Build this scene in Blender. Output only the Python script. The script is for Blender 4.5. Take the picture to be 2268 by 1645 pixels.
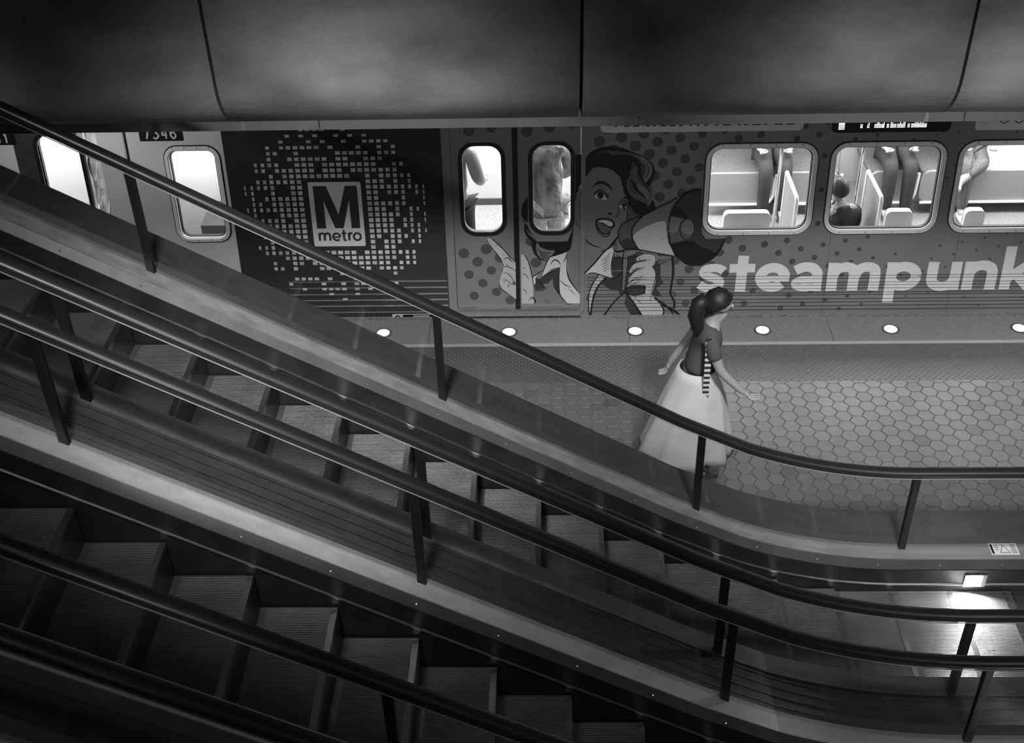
import bpy, bmesh, math, random
from math import sin, cos, tan, radians, pi, sqrt, atan2
from mathutils import Vector, Matrix
from mathutils.geometry import tessellate_polygon
random.seed(7)
C = bpy.context.scene.collection
for o in list(bpy.data.objects): bpy.data.objects.remove(o)

# ------------------------------------------------------------ camera
IW, IH, FPX = 2268, 1645, 2651.7
CAM = Vector((0, 0, 6.2))
def cam_basis(p, psi, roll):
    p, psi, roll = radians(p), radians(psi), radians(roll)
    f = Vector((-sin(psi)*cos(p), cos(psi)*cos(p), -sin(p)))
    r = Vector((cos(psi), sin(psi), 0)); u = r.cross(f)
    return cos(roll)*r + sin(roll)*u, -sin(roll)*r + cos(roll)*u, f
CR, CU, CF = cam_basis(36.12, 2.219, -1.696)
cd = bpy.data.cameras.new('camera'); cam = bpy.data.objects.new('camera', cd); C.objects.link(cam)
cd.sensor_width = 36; cd.lens = FPX/IW*36; cd.clip_end = 200; cd.clip_start = .05
m = Matrix.Identity(4)
for i in range(3):
    m[i][0], m[i][1], m[i][2], m[i][3] = CR[i], CU[i], -CF[i], CAM[i]
cam.matrix_world = m
bpy.context.scene.camera = cam
def pray(x, y): return CF + CR*((x-IW/2)/FPX) - CU*((y-IH/2)/FPX)
def at_y(x, y, Y):
    d = pray(x, y); return CAM + d*(Y/d.y)
def at_z(x, y, z):
    d = pray(x, y); return CAM + d*((z-CAM.z)/d.z)

# ------------------------------------------------------------ world, exposure, lights
sc = bpy.context.scene
sc.view_settings.view_transform = 'Standard'; sc.view_settings.look = 'None'
sc.view_settings.exposure = 0; sc.view_settings.gamma = 1; sc.view_settings.use_curve_mapping = False
wd = bpy.data.worlds.new('station_dark'); sc.world = wd; wd.use_nodes = True
wd.node_tree.nodes['Background'].inputs[0].default_value = (.5, .5, .5, 1)
wd.node_tree.nodes['Background'].inputs[1].default_value = .012
def spot(name, loc, target, power, angle, blend, radius):
    l = bpy.data.lights.new(name, 'SPOT'); l.energy = power; l.spot_size = radians(angle); l.spot_blend = blend
    l.shadow_soft_size = radius
    o = bpy.data.objects.new(name, l); C.objects.link(o); o.location = loc
    o.rotation_euler = (Vector(target)-Vector(loc)).to_track_quat('-Z', 'Y').to_euler(); return o
def area(name, loc, target, power, sx, sy):
    l = bpy.data.lights.new(name, 'AREA'); l.energy = power; l.shape = 'RECTANGLE'; l.size = sx; l.size_y = sy
    o = bpy.data.objects.new(name, l); C.objects.link(o); o.location = loc
    o.rotation_euler = (Vector(target)-Vector(loc)).to_track_quat('-Z', 'Y').to_euler(); return o
LAMPS = [(-5.0, 1.2, 8.3), (-1.4, 1.2, 8.3), (2.2, 1.2, 8.3), (5.8, 1.2, 8.3)]
LPOW = [2800, 3900, 3300, 2600]
for (x, y, z), pw in zip(LAMPS, LPOW):
    spot('vault_spot', (x, y, z-.05), (x+.25, 7.75, 0), pw, 30, .9, .6)
for (x, y, z), pw in zip(LAMPS, (35, 140, 210, 200)):
    spot('vault_spot_down', (x, y, z-.05), (x+.1, 4.2, .5), pw, 62, .8, .5)
SOFFIT = [(-4.8, .9, 4.25), (-1.2, .9, 4.25), (2.4, .9, 4.25), (6.0, .9, 4.25)]
for (x, y, z), pw in zip(SOFFIT, (700, 230, 180, 340)):
    spot('soffit_spot', (x, y, z), (x+.1, 7.5, 1.7), pw, 36, .9, .15)
spot('bridge_fill_spot', (-4.25, 8.25, 2.70), (-4.1, 9.5, .7), 95, 130, .9, .08)  # unseen lamp added under the bridge to brighten the train's left end
area('car_ceiling_light', (1.0, 10.9, 2.02), (1.0, 10.9, 0), 400, 10.0, .5)
area('cab_ceiling_light', (-3.15, 9.95, 2.05), (-3.15, 9.95, 0), 45, .9, .3)
area('next_car_door_light', (-4.9, 9.95, 2.05), (-4.9, 9.95, 0), 60, 1.2, .3)
area('next_car_ceiling_light', (-8.6, 10.9, 2.02), (-8.6, 10.9, 0), 300, 8.6, .5)

# ------------------------------------------------------------ materials
MT = {}
def gray(name, v, rough=.5, metal=0., spec=.5, noise=0., nscale=6., bump=0., bscale=60., coat=0., stretch=None, bdist=.01):
    if name in MT: return MT[name]
    mt = bpy.data.materials.new(name); mt.use_nodes = True; nt = mt.node_tree; b = nt.nodes['Principled BSDF']
    b.inputs['Base Color'].default_value = (v, v, v, 1); b.inputs['Roughness'].default_value = rough
    b.inputs['Metallic'].default_value = metal; b.inputs['Specular IOR Level'].default_value = spec
    if coat: b.inputs['Coat Weight'].default_value = coat; b.inputs['Coat Roughness'].default_value = .12
    tc = nt.nodes.new('ShaderNodeTexCoord'); mp = nt.nodes.new('ShaderNodeMapping')
    nt.links.new(tc.outputs['Object'], mp.inputs['Vector'])
    if stretch: mp.inputs['Scale'].default_value = stretch
    if noise:
        n = nt.nodes.new('ShaderNodeTexNoise'); n.inputs['Scale'].default_value = nscale; n.inputs['Detail'].default_value = 6
        r = nt.nodes.new('ShaderNodeMapRange'); r.inputs['From Min'].default_value = .3; r.inputs['From Max'].default_value = .7
        r.inputs['To Min'].default_value = v*(1-noise); r.inputs['To Max'].default_value = v*(1+noise)
        nt.links.new(mp.outputs[0], n.inputs['Vector']); nt.links.new(n.outputs['Fac'], r.inputs['Value'])
        nt.links.new(r.outputs[0], b.inputs['Base Color'])
    if bump:
        n2 = nt.nodes.new('ShaderNodeTexNoise'); n2.inputs['Scale'].default_value = bscale; n2.inputs['Detail'].default_value = 4
        bp = nt.nodes.new('ShaderNodeBump'); bp.inputs['Strength'].default_value = bump; bp.inputs['Distance'].default_value = bdist
        nt.links.new(mp.outputs[0], n2.inputs['Vector']); nt.links.new(n2.outputs['Fac'], bp.inputs['Height'])
        nt.links.new(bp.outputs[0], b.inputs['Normal'])
    MT[name] = mt; return mt
def glow(name, v, s):
    mt = bpy.data.materials.new(name); mt.use_nodes = True; b = mt.node_tree.nodes['Principled BSDF']
    b.inputs['Base Color'].default_value = (v, v, v, 1); b.inputs['Emission Color'].default_value = (1, 1, 1, 1)
    b.inputs['Emission Strength'].default_value = s; MT[name] = mt; return mt
def glass(name, tint, refl=.0, rough=.02):
    mt = bpy.data.materials.new(name); mt.use_nodes = True; nt = mt.node_tree; nt.nodes.clear()
    out = nt.nodes.new('ShaderNodeOutputMaterial'); t = nt.nodes.new('ShaderNodeBsdfTransparent')
    t.inputs[0].default_value = (tint, tint, tint, 1); g = nt.nodes.new('ShaderNodeBsdfGlossy'); g.inputs['Roughness'].default_value = rough
    fr = nt.nodes.new('ShaderNodeFresnel'); fr.inputs[0].default_value = 1.45; mx = nt.nodes.new('ShaderNodeMixShader')
    ad = nt.nodes.new('ShaderNodeMath'); ad.operation = 'ADD'; ad.inputs[1].default_value = refl; ad.use_clamp = True
    nt.links.new(fr.outputs[0], ad.inputs[0])
    ge = nt.nodes.new('ShaderNodeNewGeometry'); inv = nt.nodes.new('ShaderNodeMath'); inv.operation = 'SUBTRACT'; inv.inputs[0].default_value = 1
    mu = nt.nodes.new('ShaderNodeMath'); mu.operation = 'MULTIPLY'
    nt.links.new(ge.outputs['Backfacing'], inv.inputs[1]); nt.links.new(inv.outputs[0], mu.inputs[0]); nt.links.new(ad.outputs[0], mu.inputs[1])
    nt.links.new(mu.outputs[0], mx.inputs[0])
    nt.links.new(t.outputs[0], mx.inputs[1]); nt.links.new(g.outputs[0], mx.inputs[2]); nt.links.new(mx.outputs[0], out.inputs[0])
    MT[name] = mt; return mt
gray('concrete', .35, .85, noise=.42, nscale=1.9, bump=.35, bscale=30, stretch=(.7, 1, 1.3))
gray('concrete_joint', .03, .9)
gray('fascia', .8, .7, noise=.12, nscale=3, bump=.1, bscale=40)
gray('granite', .27, .55, noise=.35, nscale=90, bump=.15, bscale=120)
gray('granite_glare', .48, .5, noise=.15, nscale=90)
gray('tactile', .13, .55, noise=.12, nscale=20)
gray('grout', .13, .9, noise=.2, nscale=40)
gray('rubber', .016, .38, spec=.7)
gray('black', .006, .55)
gray('post', .008, .45)
gray('chrome', .75, .15, metal=1)
gray('steel', .42, .34, metal=1, noise=.15, nscale=8, bump=.05, bscale=30)
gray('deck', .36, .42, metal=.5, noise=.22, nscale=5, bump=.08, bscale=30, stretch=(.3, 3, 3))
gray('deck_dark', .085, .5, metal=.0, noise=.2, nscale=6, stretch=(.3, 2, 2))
gray('lip', .13, .35, metal=.5, noise=.15, nscale=6)
gray('skirt', .035, .35, metal=.4, noise=.3, nscale=6)
gray('rail_bright', .6, .3, metal=.6)
gray('screw', .7, .3, metal=1)
gray('truss', .05, .8)
gray('body', .75, .42, metal=.0, noise=.06, nscale=2)
gray('body_dark', .055, .4, noise=.15, nscale=3)
gray('wrap_logo', .045, .32, noise=.12, nscale=2)
gray('wrap', .24, .38, noise=.08, nscale=2)
gray('wrap_dot', .09, .4)
gray('print_black', .008, .45)
gray('print_dark', .045, .42)
gray('print_mid', .12, .42)
gray('print_gray', .21, .42)
gray('print_skin', .22, .42)
gray('print_light', .56, .42)
gray('print_pale', .72, .42)
gray('print_white', .82, .4)
gray('print_letter', .88, .4)
gray('frame_metal', .62, .25, metal=.8)
gray('white_metal', .95, .5)
gray('car_floor', .27, .7, noise=.45, nscale=70)
gray('car_wall', .55, .5)
gray('seat_shell', .30, .4)
gray('seat_cushion', .12, .8, noise=.3, nscale=60)
gray('skin', .38, .5)
gray('hair', .02, .5)
gray('top_cloth', .10, .8, noise=.2, nscale=8)
gray('skirt_cloth', .62, .8, noise=.08, nscale=6, bump=.15, bscale=9)
gray('jacket', .035, .6, noise=.9, nscale=9, bump=.8, bscale=12)
gray('trousers', .62, .8, noise=.2, nscale=7, bump=1.0, bscale=7, bdist=.05)
gray('crumpled_coat', .30, .6, noise=.75, nscale=9, bump=1.0, bscale=9, bdist=.09, stretch=(1, 1, .6))
gray('deck_sheen', .8, .36, metal=.5, noise=.12, nscale=5, bump=.08, bscale=30, stretch=(.3, 3, 3))  # lighter copy of deck, with the lamp reflection put into its colour
gray('dark_cloth', .03, .8)
gray('shoe', .8, .6)
gray('shoe_dark', .05, .5)
gray('label_white', .75, .5)
gray('tunnel', .12, .9, noise=.2, nscale=1)
glow('lens', .9, .85)
glow('car_lamp', .9, 5.0)
glow('led', .9, 6.0)
glow('skirt_lamp', .9, 14.0)
glow('fill_lamp', .9, 1.0)
glow('clearance_lamp', .9, 1.2)
glass('balustrade_glass', .86, .015)
glass('window_glass', .93, .0)
def tread_mat():
    mt = gray('tread', .11, .4, metal=.3, noise=.3, nscale=3); nt = mt.node_tree; b = nt.nodes['Principled BSDF']
    tc = nt.nodes['Texture Coordinate']; w = nt.nodes.new('ShaderNodeTexWave'); w.bands_direction = 'Y'; w.inputs['Scale'].default_value = 27
    w.inputs['Distortion'].default_value = 0; bp = nt.nodes.new('ShaderNodeBump'); bp.inputs['Strength'].default_value = .8; bp.inputs['Distance'].default_value = .006
    nt.links.new(tc.outputs['Object'], w.inputs['Vector']); nt.links.new(w.outputs['Fac'], bp.inputs['Height']); nt.links.new(bp.outputs[0], b.inputs['Normal'])
tread_mat()
def tile_mat():
    mt = bpy.data.materials.new('tile'); mt.use_nodes = True; nt = mt.node_tree; b = nt.nodes['Principled BSDF']
    a = nt.nodes.new('ShaderNodeVertexColor'); a.layer_name = 'tone'; b.inputs['Roughness'].default_value = .45
    n = nt.nodes.new('ShaderNodeTexNoise'); n.inputs['Scale'].default_value = 14; tc = nt.nodes.new('ShaderNodeTexCoord')
    r = nt.nodes.new('ShaderNodeMapRange'); r.inputs['To Min'].default_value = .8; r.inputs['To Max'].default_value = 1.2
    mx = nt.nodes.new('ShaderNodeVectorMath'); mx.operation = 'MULTIPLY'
    nt.links.new(tc.outputs['Object'], n.inputs['Vector']); nt.links.new(n.outputs['Fac'], r.inputs['Value'])
    nt.links.new(a.outputs['Color'], mx.inputs[0]); nt.links.new(r.outputs[0], mx.inputs[1]); nt.links.new(mx.outputs[0], b.inputs['Base Color'])
    MT['tile'] = mt
tile_mat()

# ------------------------------------------------------------ mesh helpers
class MB:
    def __init__(s): s.v = []; s.f = []; s.mi = []; s.mats = []
    def mat(s, n):
        if n not in s.mats: s.mats.append(n)
        return s.mats.index(n)
    def add(s, vs, fs, mat):
        k = len(s.v); s.v += [tuple(p) for p in vs]; i = s.mat(mat)
        for f in fs: s.f.append([k+j for j in f]); s.mi.append(i)
        return s
    def box(s, x0, x1, y0, y1, z0, z1, mat):
        v = [(x0,y0,z0),(x1,y0,z0),(x1,y1,z0),(x0,y1,z0),(x0,y0,z1),(x1,y0,z1),(x1,y1,z1),(x0,y1,z1)]
        return s.add(v, [(0,3,2,1),(4,5,6,7),(0,1,5,4),(1,2,6,5),(2,3,7,6),(3,0,4,7)], mat)
    def tube(s, pts, r, mat, n=10, cap=True):
        pts = [Vector(p) for p in pts]; rs = r if isinstance(r, (list, tuple)) else [r]*len(pts)
        vs = []; fs = []; up = None
        for i, p in enumerate(pts):
            t = (pts[min(i+1, len(pts)-1)]-pts[max(i-1, 0)]).normalized()
            if up is None: up = Vector((0,0,1)) if abs(t.z) < .9 else Vector((1,0,0))
            a = t.cross(up).normalized(); b = a.cross(t).normalized(); up = b
            for k in range(n):
                an = 2*pi*k/n; vs.append(p + (a*cos(an)+b*sin(an))*rs[i])
        for i in range(len(pts)-1):
            for k in range(n):
                fs.append((i*n+k, i*n+(k+1)%n, (i+1)*n+(k+1)%n, (i+1)*n+k))
        if cap: fs.append(tuple(range(n))[::-1]); fs.append(tuple((len(pts)-1)*n+k for k in range(n)))
        return s.add(vs, fs, mat)
    def sweep(s, section, path, mat, closed=True):       # section [(y,z)] swept along path [(x,z)] in the XZ plane
        vs = []; fs = []; n = len(section)
        for (x, z) in path:
            for (y, dz) in section: vs.append((x, y, z+dz))
        for i in range(len(path)-1):
            for k in range(n if closed else n-1):
                j = (k+1) % n; fs.append((i*n+k, (i+1)*n+k, (i+1)*n+j, i*n+j))
        if closed: fs.append(tuple(range(n))); fs.append(tuple((len(path)-1)*n+k for k in range(n))[::-1])
        return s.add(vs, fs, mat)
    def prism(s, pts, x0, x1, mat):                      # (y,z) polygon extruded in x
        n = len(pts); v = [(x0, y, z) for y, z in pts]+[(x1, y, z) for y, z in pts]
        return s.add(v, [(k, (k+1)%n, n+(k+1)%n, n+k) for k in range(n)]+[tuple(range(n))[::-1], tuple(range(n, 2*n))], mat)
    def disc(s, c, r, mat, n=20, h=.004, dome=0.):
        vs = [(c[0]+r*cos(2*pi*k/n), c[1]+r*sin(2*pi*k/n), c[2]) for k in range(n)]
        vs += [(c[0]+r*cos(2*pi*k/n), c[1]+r*sin(2*pi*k/n), c[2]+h) for k in range(n)]
        vs += [(c[0]+.7*r*cos(2*pi*k/n), c[1]+.7*r*sin(2*pi*k/n), c[2]+h+dome*.6) for k in range(n)]+[(c[0], c[1], c[2]+h+dome)]
        fs = [(k, (k+1)%n, n+(k+1)%n, n+k) for k in range(n)]+[(n+k, n+(k+1)%n, 2*n+(k+1)%n, 2*n+k) for k in range(n)]
        fs += [(2*n+k, 2*n+(k+1)%n, 3*n) for k in range(n)]
        return s.add(vs, fs, mat)
    def build(s, name, parent=None, smooth=False, bevel=0., fix=True):
        me = bpy.data.meshes.new(name); me.from_pydata(s.v, [], s.f); me.update()
        for n in s.mats: me.materials.append(MT[n])
        me.polygons.foreach_set('material_index', s.mi)
        if fix:
            bm = bmesh.new(); bm.from_mesh(me); bmesh.ops.recalc_face_normals(bm, faces=bm.faces); bm.to_mesh(me); bm.free()
        if smooth: me.polygons.foreach_set('use_smooth', [True]*len(me.polygons))
        o = bpy.data.objects.new(name, me); C.objects.link(o)
        if bevel:
            b = o.modifiers.new('bevel', 'BEVEL'); b.width = bevel; b.segments = 2; b.limit_method = 'ANGLE'
        if parent:
            o.parent = parent; o.matrix_parent_inverse = parent_world(parent).inverted()
        return o
def parent_world(p):
    m = Matrix.Translation(p.location) @ p.rotation_euler.to_matrix().to_4x4()
    return m if not p.parent else parent_world(p.parent) @ p.matrix_parent_inverse @ m
def tag(o, label, cat, group=None, kind=None):
    o['label'] = label; o['category'] = cat
    if group: o['group'] = group
    if kind: o['kind'] = kind
    return o
def thing(name, loc, label, cat, group=None):
    o = bpy.data.objects.new(name, None); C.objects.link(o); o.location = loc; o.empty_display_size = .1
    return tag(o, label, cat, group)
def struct(o): o['kind'] = 'structure'; return o
def cr(pts, n=5, closed=True):                            # Catmull-Rom through points
    out = []; N = len(pts)
    for i in range(N if closed else N-1):
        p = [pts[(i+k) % N] if closed else pts[min(max(i+k, 0), N-1)] for k in (-1, 0, 1, 2)]
        for j in range(n):
            t = j/n; out.append(tuple(.5*(2*b+(c-a)*t+(2*a-5*b+4*c-d)*t*t+(3*b-a-3*c+d)*t**3) for a, b, c, d in zip(*p)))
    if not closed: out.append(tuple(pts[-1]))
    return out

# ------------------------------------------------------------ train wall plane (leans back 6 degrees)
Y0, TI = 9.40, radians(6)
WN = Vector((0, -cos(TI), sin(TI)))
def W3(u, w, off=0.): return Vector((u, Y0+w*sin(TI), w*cos(TI))) + WN*off
def PW(x, y):                                             # a point of the photo on that plane -> (u, w)
    d = pray(x, y); a = (Vector((0, Y0, 0))-CAM).dot(WN)/d.dot(WN); p = CAM+d*a
    return (p.x, p.z/cos(TI))
def slab(mb, outer, holes, off0, off1, mat):
    loops = [outer]+list(holes); allp = [p for l in loops for p in l]
    tris = tessellate_polygon([[Vector((p[0], p[1], 0)) for p in l] for l in loops])
    n = len(allp); vs = [W3(p[0], p[1], off1) for p in allp]
    fs = [tuple(t) for t in tris]
    if off0 is not None:
        vs += [W3(p[0], p[1], off0) for p in allp]; fs += [tuple(n+i for i in t[::-1]) for t in tris]
        k = 0
        for l in loops:
            L = len(l); fs += [(k+i, k+(i+1)%L, n+k+(i+1)%L, n+k+i) for i in range(L)]; k += L
    mb.add(vs, fs, mat)
def rrect(u0, u1, w0, w1, r, n=6):
    out = []
    for cx, cy, a0 in ((u1-r, w1-r, 0), (u0+r, w1-r, 90), (u0+r, w0+r, 180), (u1-r, w0+r, 270)):
        for k in range(n+1):
            a = radians(a0+90*k/n); out.append((cx+r*cos(a), cy+r*sin(a)))
    return out
def stroke2(pts, wd_, taper=False):
    L = []; R = []; n = len(pts)
    for i, p in enumerate(pts):
        a = pts[max(i-1, 0)]; b = pts[min(i+1, n-1)]; dx, dy = b[0]-a[0], b[1]-a[1]; l = sqrt(dx*dx+dy*dy) or 1
        h = wd_/2
        if taper: h *= max(.12, sin(pi*min(max((i+.35)/(n-.3), 0), 1)))
        L.append((p[0]-dy/l*h, p[1]+dx/l*h)); R.append((p[0]+dy/l*h, p[1]-dx/l*h))
    return L, R
def ribbon(mb, pts, wd_, off, mat, taper=False):
    L, R = stroke2(pts, wd_, taper); n = len(pts)
    vs = [W3(*p, off) for p in L]+[W3(*p, off) for p in R]
    mb.add(vs, [(i, i+1, n+i+1, n+i) for i in range(n-1)], mat)
class Art:
    def __init__(s, base): s.mb = MB(); s.base = base
    def poly(s, pts, mat, layer, fr, smooth=True, holes=()):
        q = [PW(*fr(*p)) for p in (cr(pts, 4) if smooth else pts)]
        slab(s.mb, q, [[PW(*fr(*p)) for p in (cr(h, 4) if smooth else h)] for h in holes], None, s.base+layer*.0006, mat)
    def line(s, pts, wpx, mat, layer, fr, taper=True, smooth=True):
        p2 = cr(pts, 5, False) if smooth and len(pts) > 2 else pts
        if len(p2) == 2: p2 = [tuple(a+(b-a)*k/4 for a, b in zip(*p2)) for k in range(5)]
        q = [PW(*fr(*p)) for p in p2]; ribbon(s.mb, q, wpx/245., s.base+layer*.0006, mat, taper)
    def circ(s, c, r, mat, layer):                         # c in photo px, r in metres
        u, w = PW(*c); slab(s.mb, [(u+r*cos(2*pi*k/20), w+r*sin(2*pi*k/20)) for k in range(20)], (), None, s.base+layer*.0006, mat)
R0 = lambda x, y: (980+x/3.4364, 270+y/3.4364)
R1 = lambda x, y: (1260+x/6.582, 310+y/6.582)
R2 = lambda x, y: (1060+x/5.875, 420+y/5.875)
R3 = lambda x, y: (1280+x/8.1, 520+y/8.1)
R4 = lambda x, y: (1360+x/7.832, 390+y/7.832)
PX = lambda x, y: (x, y)

# ------------------------------------------------------------ platform floor
Z0 = -.03
YG0, YT0, YH0 = 9.31, 8.875, 8.325          # platform edge, granite / tactile joint, tactile / tile joint
mb = MB(); mb.box(-12, 12, -3, YG0-.002, -1.0, -.006, 'grout'); struct(mb.build('floor'))
def hex_floor():
    from mathutils import noise
    a = .0749; v = []; f = []; col = []
    hx = at_z(1776.5, 847.6, 0)              # a tile corner read from the photo fixes the grid
    nx = 130
    for i in range(-48, 62):
        for j in range(0, 34):
            cx = hx.x + a/2 + a*1.5*i; cy = YH0 + .03 - a*sqrt(3)*(j + (.5 if i % 2 else 0))
            if cy < (6.5 if cx < 4.25 else 4.6): continue
            n = noise.noise(Vector((cx*.55+3, cy*.9, 0)))*.5+noise.noise(Vector((cx*2.3, cy*2.3, 5)))*.35
            t = .155*(1+.5*n+random.uniform(-.09, .09))
            if random.random() < .05: t *= .78
            k = len(v)
            for r, z in ((a-.0030, -.003), (a-.0062, 0)):
                for q in range(6):
                    y = cy+r*sin(pi/3*q); v.append((cx+r*cos(pi/3*q), min(y, YH0-.002), z))
            f += [(k+q, k+(q+1)%6, k+6+(q+1)%6, k+6+q) for q in range(6)]+[tuple(k+6+q for q in range(6))]
            col += [t]*7
    me = bpy.data.meshes.new('floor'); me.from_pydata(v, [], f); me.materials.append(MT['tile'])
    ca = me.color_attributes.new('tone', 'FLOAT_COLOR', 'CORNER'); li = 0
    for p, t in zip(me.polygons, col):
        for l in p.loop_indices: ca.data[l].color = (t, t, t, 1)
    o = bpy.data.objects.new('floor', me); C.objects.link(o); return o
struct(hex_floor())
mb = MB(); mb.box(-8, 9, YH0, YT0-.003, -.05, .0, 'tactile')
px_ = .0575; row = 0; y = YH0+.02
while y < YT0-.02:
    x = -5.5 + (px_/2 if row % 2 else 0)
    while x < 7:
        b = .011; h = .005; n = 6
        vs = [(x+b*cos(2*pi*k/n), y+b*sin(2*pi*k/n), 0) for k in range(n)]+[(x+.55*b*cos(2*pi*k/n), y+.55*b*sin(2*pi*k/n), h) for k in range(n)]
        mb.add(vs, [(k, (k+1)%n, n+(k+1)%n, n+k) for k in range(n)]+[tuple(range(n, 2*n))], 'tactile'); x += px_
    row += 1; y += px_/2
struct(mb.build('trim_1', fix=False))
mb = MB(); xx = at_z(1640+200, 735, 0).x - 1.83*6
while xx < 9:
    mb.box(xx+.003, xx+1.827, YT0+.045, YG0, -.3, .002, 'granite'); xx += 1.83
mb.box(-8, 9, YT0, YT0+.043, -.3, .002, 'granite_glare')  # glare along the edge, put in as a lighter strip colour
struct(mb.build('trim_2'))
L0 = at_z(1407, 734, 0)
SPC = 1.159
for k in range(-5, 6):
    x = L0.x+SPC*k
    side = 'left' if k < 0 else 'right'
    lab = {-5: 'farthest left of the row', -4: 'second from the left end of the row', -3: 'third from the left end of the row',
           -2: 'below the instruction placard near the metro logo', -1: 'half hidden by the handrail, below the train door', 0: 'below the megaphone, left of the walking person',
           1: 'just right of the walking person', 2: 'under the letters m and p of the train lettering', 3: 'at the right edge, under the letter k',
           4: 'first one past the letter k', 5: 'second one past the letter k'}[k]
    t = thing('platform_light', (x, L0.y, .002), 'round granite edge light, '+lab, 'light', 'round lights in the platform edge')
    q = MB(); q.disc((x, L0.y, .002), .080, 'lip', h=.004); q.build('rim', t, smooth=False)
    q = MB(); q.disc((x, L0.y, .006), .060, 'lens', h=.004, dome=.014); q.build('lens', t, smooth=True)
# surroundings beyond the frame
mb = MB(); mb.box(-14, 14, 16, 16.3, -1.5, 9.5, 'tunnel'); struct(mb.build('wall_back'))
mb = MB(); mb.box(-14, 14, -4, 16.3, 9.5, 9.8, 'tunnel'); struct(mb.build('ceiling'))
mb = MB(); mb.box(-14, 14, YG0, 16, -1.5, -1.2, 'grout'); struct(mb.build('floor'))

# ------------------------------------------------------------ concrete bridge over the platform
br = thing('concrete_bridge', (0, 7.5, 2.76), 'dark concrete bridge with a rounded parapet crossing in front of the train', 'bridge')
XJ = [-9.7, -7.16, -4.62, at_y(462, 110, 7.0).x, at_y(1288, 150, 7.0).x, at_y(2146, 100, 7.0).x, 5.62, 8.16]
prof = [(7.5-.5*sin(radians(a)), 3.30-.41*cos(radians(a))) for a in range(0, 91, 9)]
prof += [(6.985, 3.7), (6.99, 4.2), (7.02, 4.55), (7.1, 4.75), (7.25, 4.84), (7.4, 4.75), (7.42, 4.4), (7.62, 3.9), (7.62, 2.9)]
for i in range(len(XJ)-1):
    q = MB(); xa, xb = XJ[i]+.010, XJ[i+1]-.010; last = i == 5
    N = 12 if last else 1; vs = []; n = len(prof)
    for k in range(N+1):
        xq = xa+(xb-xa)*k/N; s = max(0, (xq-xa-.15)/(xb-xa)) if last else 0
        for (y, z) in prof:
            d = -.42*s*s if (z < 3.3 and y < 7.6) else 0
            vs.append((xq, y-(.28*s*s if last else 0)*(1 if y < 7.3 else .4), z + d*(1-(z-2.89)/.41) if z < 3.3 else z))
    fs = [(k*n+j, k*n+(j+1)%n, (k+1)*n+(j+1)%n, (k+1)*n+j) for k in range(N) for j in range(n)]
    fs += [tuple(range(n)), tuple(N*n+j for j in range(n))[::-1]]
    q.add(vs, fs, 'concrete'); o = q.build('parapet_panel', br)
    for p in o.data.polygons:
        p.use_smooth = abs(p.normal.x) < .5
FJ = [-8.7, -6.2, -3.85, at_y(706, 270, 7.5).x, at_y(1414, 260, 7.5).x, at_y(2138, 250, 7.5).x, 5.1, 7.4]
for i in range(len(FJ)-1):
    q = MB(); q.box(FJ[i]+.004, FJ[i+1]-.004, 7.5, 7.62, 2.765, 2.888, 'fascia')
    q.box(FJ[i]+.004, FJ[i+1]-.004, 7.62, 8.9, 2.765, 2.88, 'fascia'); q.build('fascia_panel', br)
q = MB(); q.box(XJ[0], XJ[-1], 7.56, 8.9, 2.885, 3.1, 'concrete_joint'); q.box(XJ[0], XJ[-1], 7.3, 7.5, 3.1, 4.6, 'concrete_joint'); q.build('bridge_core', br)
q = MB(); q.tube([(-4.25, 8.25, 2.765), (-4.25, 8.25, 2.72)], .11, 'steel', 20); q.tube([(-4.25, 8.25, 2.72), (-4.25, 8.25, 2.712)], .085, 'fill_lamp', 20); q.build('fill_housing', br)  # made-up housing and glowing lens for the added fill spot

# ------------------------------------------------------------ escalators
X0, RR, TL = 1.612, 3.1, 3.1*tan(radians(15)); XF = X0+TL; T30 = tan(radians(30)); ZTOP = 4.55
def zp(x):
    if x >= XF: return 0.
    if x > XF-RR*.5: return RR-sqrt(RR*RR-(XF-x)**2)
    return min((X0-x)*T30, ZTOP)
XTOP = X0-ZTOP/T30
XEND = 3.75
def pathx(a, b):
    xs = [a]; x = a
    while x < b-1e-6:
        x += .08 if x > XF-RR*.5-.05 and x < XF else .45
        if xs[-1] < XF-RR*.5-.05 < x: x = XF-RR*.5-.05
        if xs[-1] < XTOP < x: x = XTOP
        xs.append(min(x, b))
    return xs
def path(a, b, dz=0): return [(x, zp(x)+dz) for x in pathx(a, b)]
def nsweep(mb, section, pth, mat, caps=True):            # section (y, n) held perpendicular to the path
    vs = []; n = len(section)
    for i, (x, z) in enumerate(pth):
        x1, z1 = pth[max(i-1, 0)]; x2, z2 = pth[min(i+1, len(pth)-1)]; l = sqrt((x2-x1)**2+(z2-z1)**2)
        nx, nz = -(z2-z1)/l, (x2-x1)/l
        for (y, k) in section: vs.append((x+nx*k, y, z+nz*k))
    fs = [(i*n+k, (i+1)*n+k, (i+1)*n+(k+1)%n, i*n+(k+1)%n) for i in range(len(pth)-1) for k in range(n)]
    if caps: fs += [tuple(range(n)), tuple((len(pth)-1)*n+k for k in range(n))[::-1]]
    mb.add(vs, fs, mat)
POSTX = [-5.69, -4.02, -2.35, -.68, .985, 2.425]
RZ = .95
def rail_path(dz=0, r=.30):
    p = path(-7.6, XEND, RZ+dz)
    z = RZ+dz
    return p+[(XEND+(r+dz)*sin(radians(a)), z-(r+dz)+(r+dz)*cos(radians(a))) for a in range(15, 181, 15)]
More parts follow.
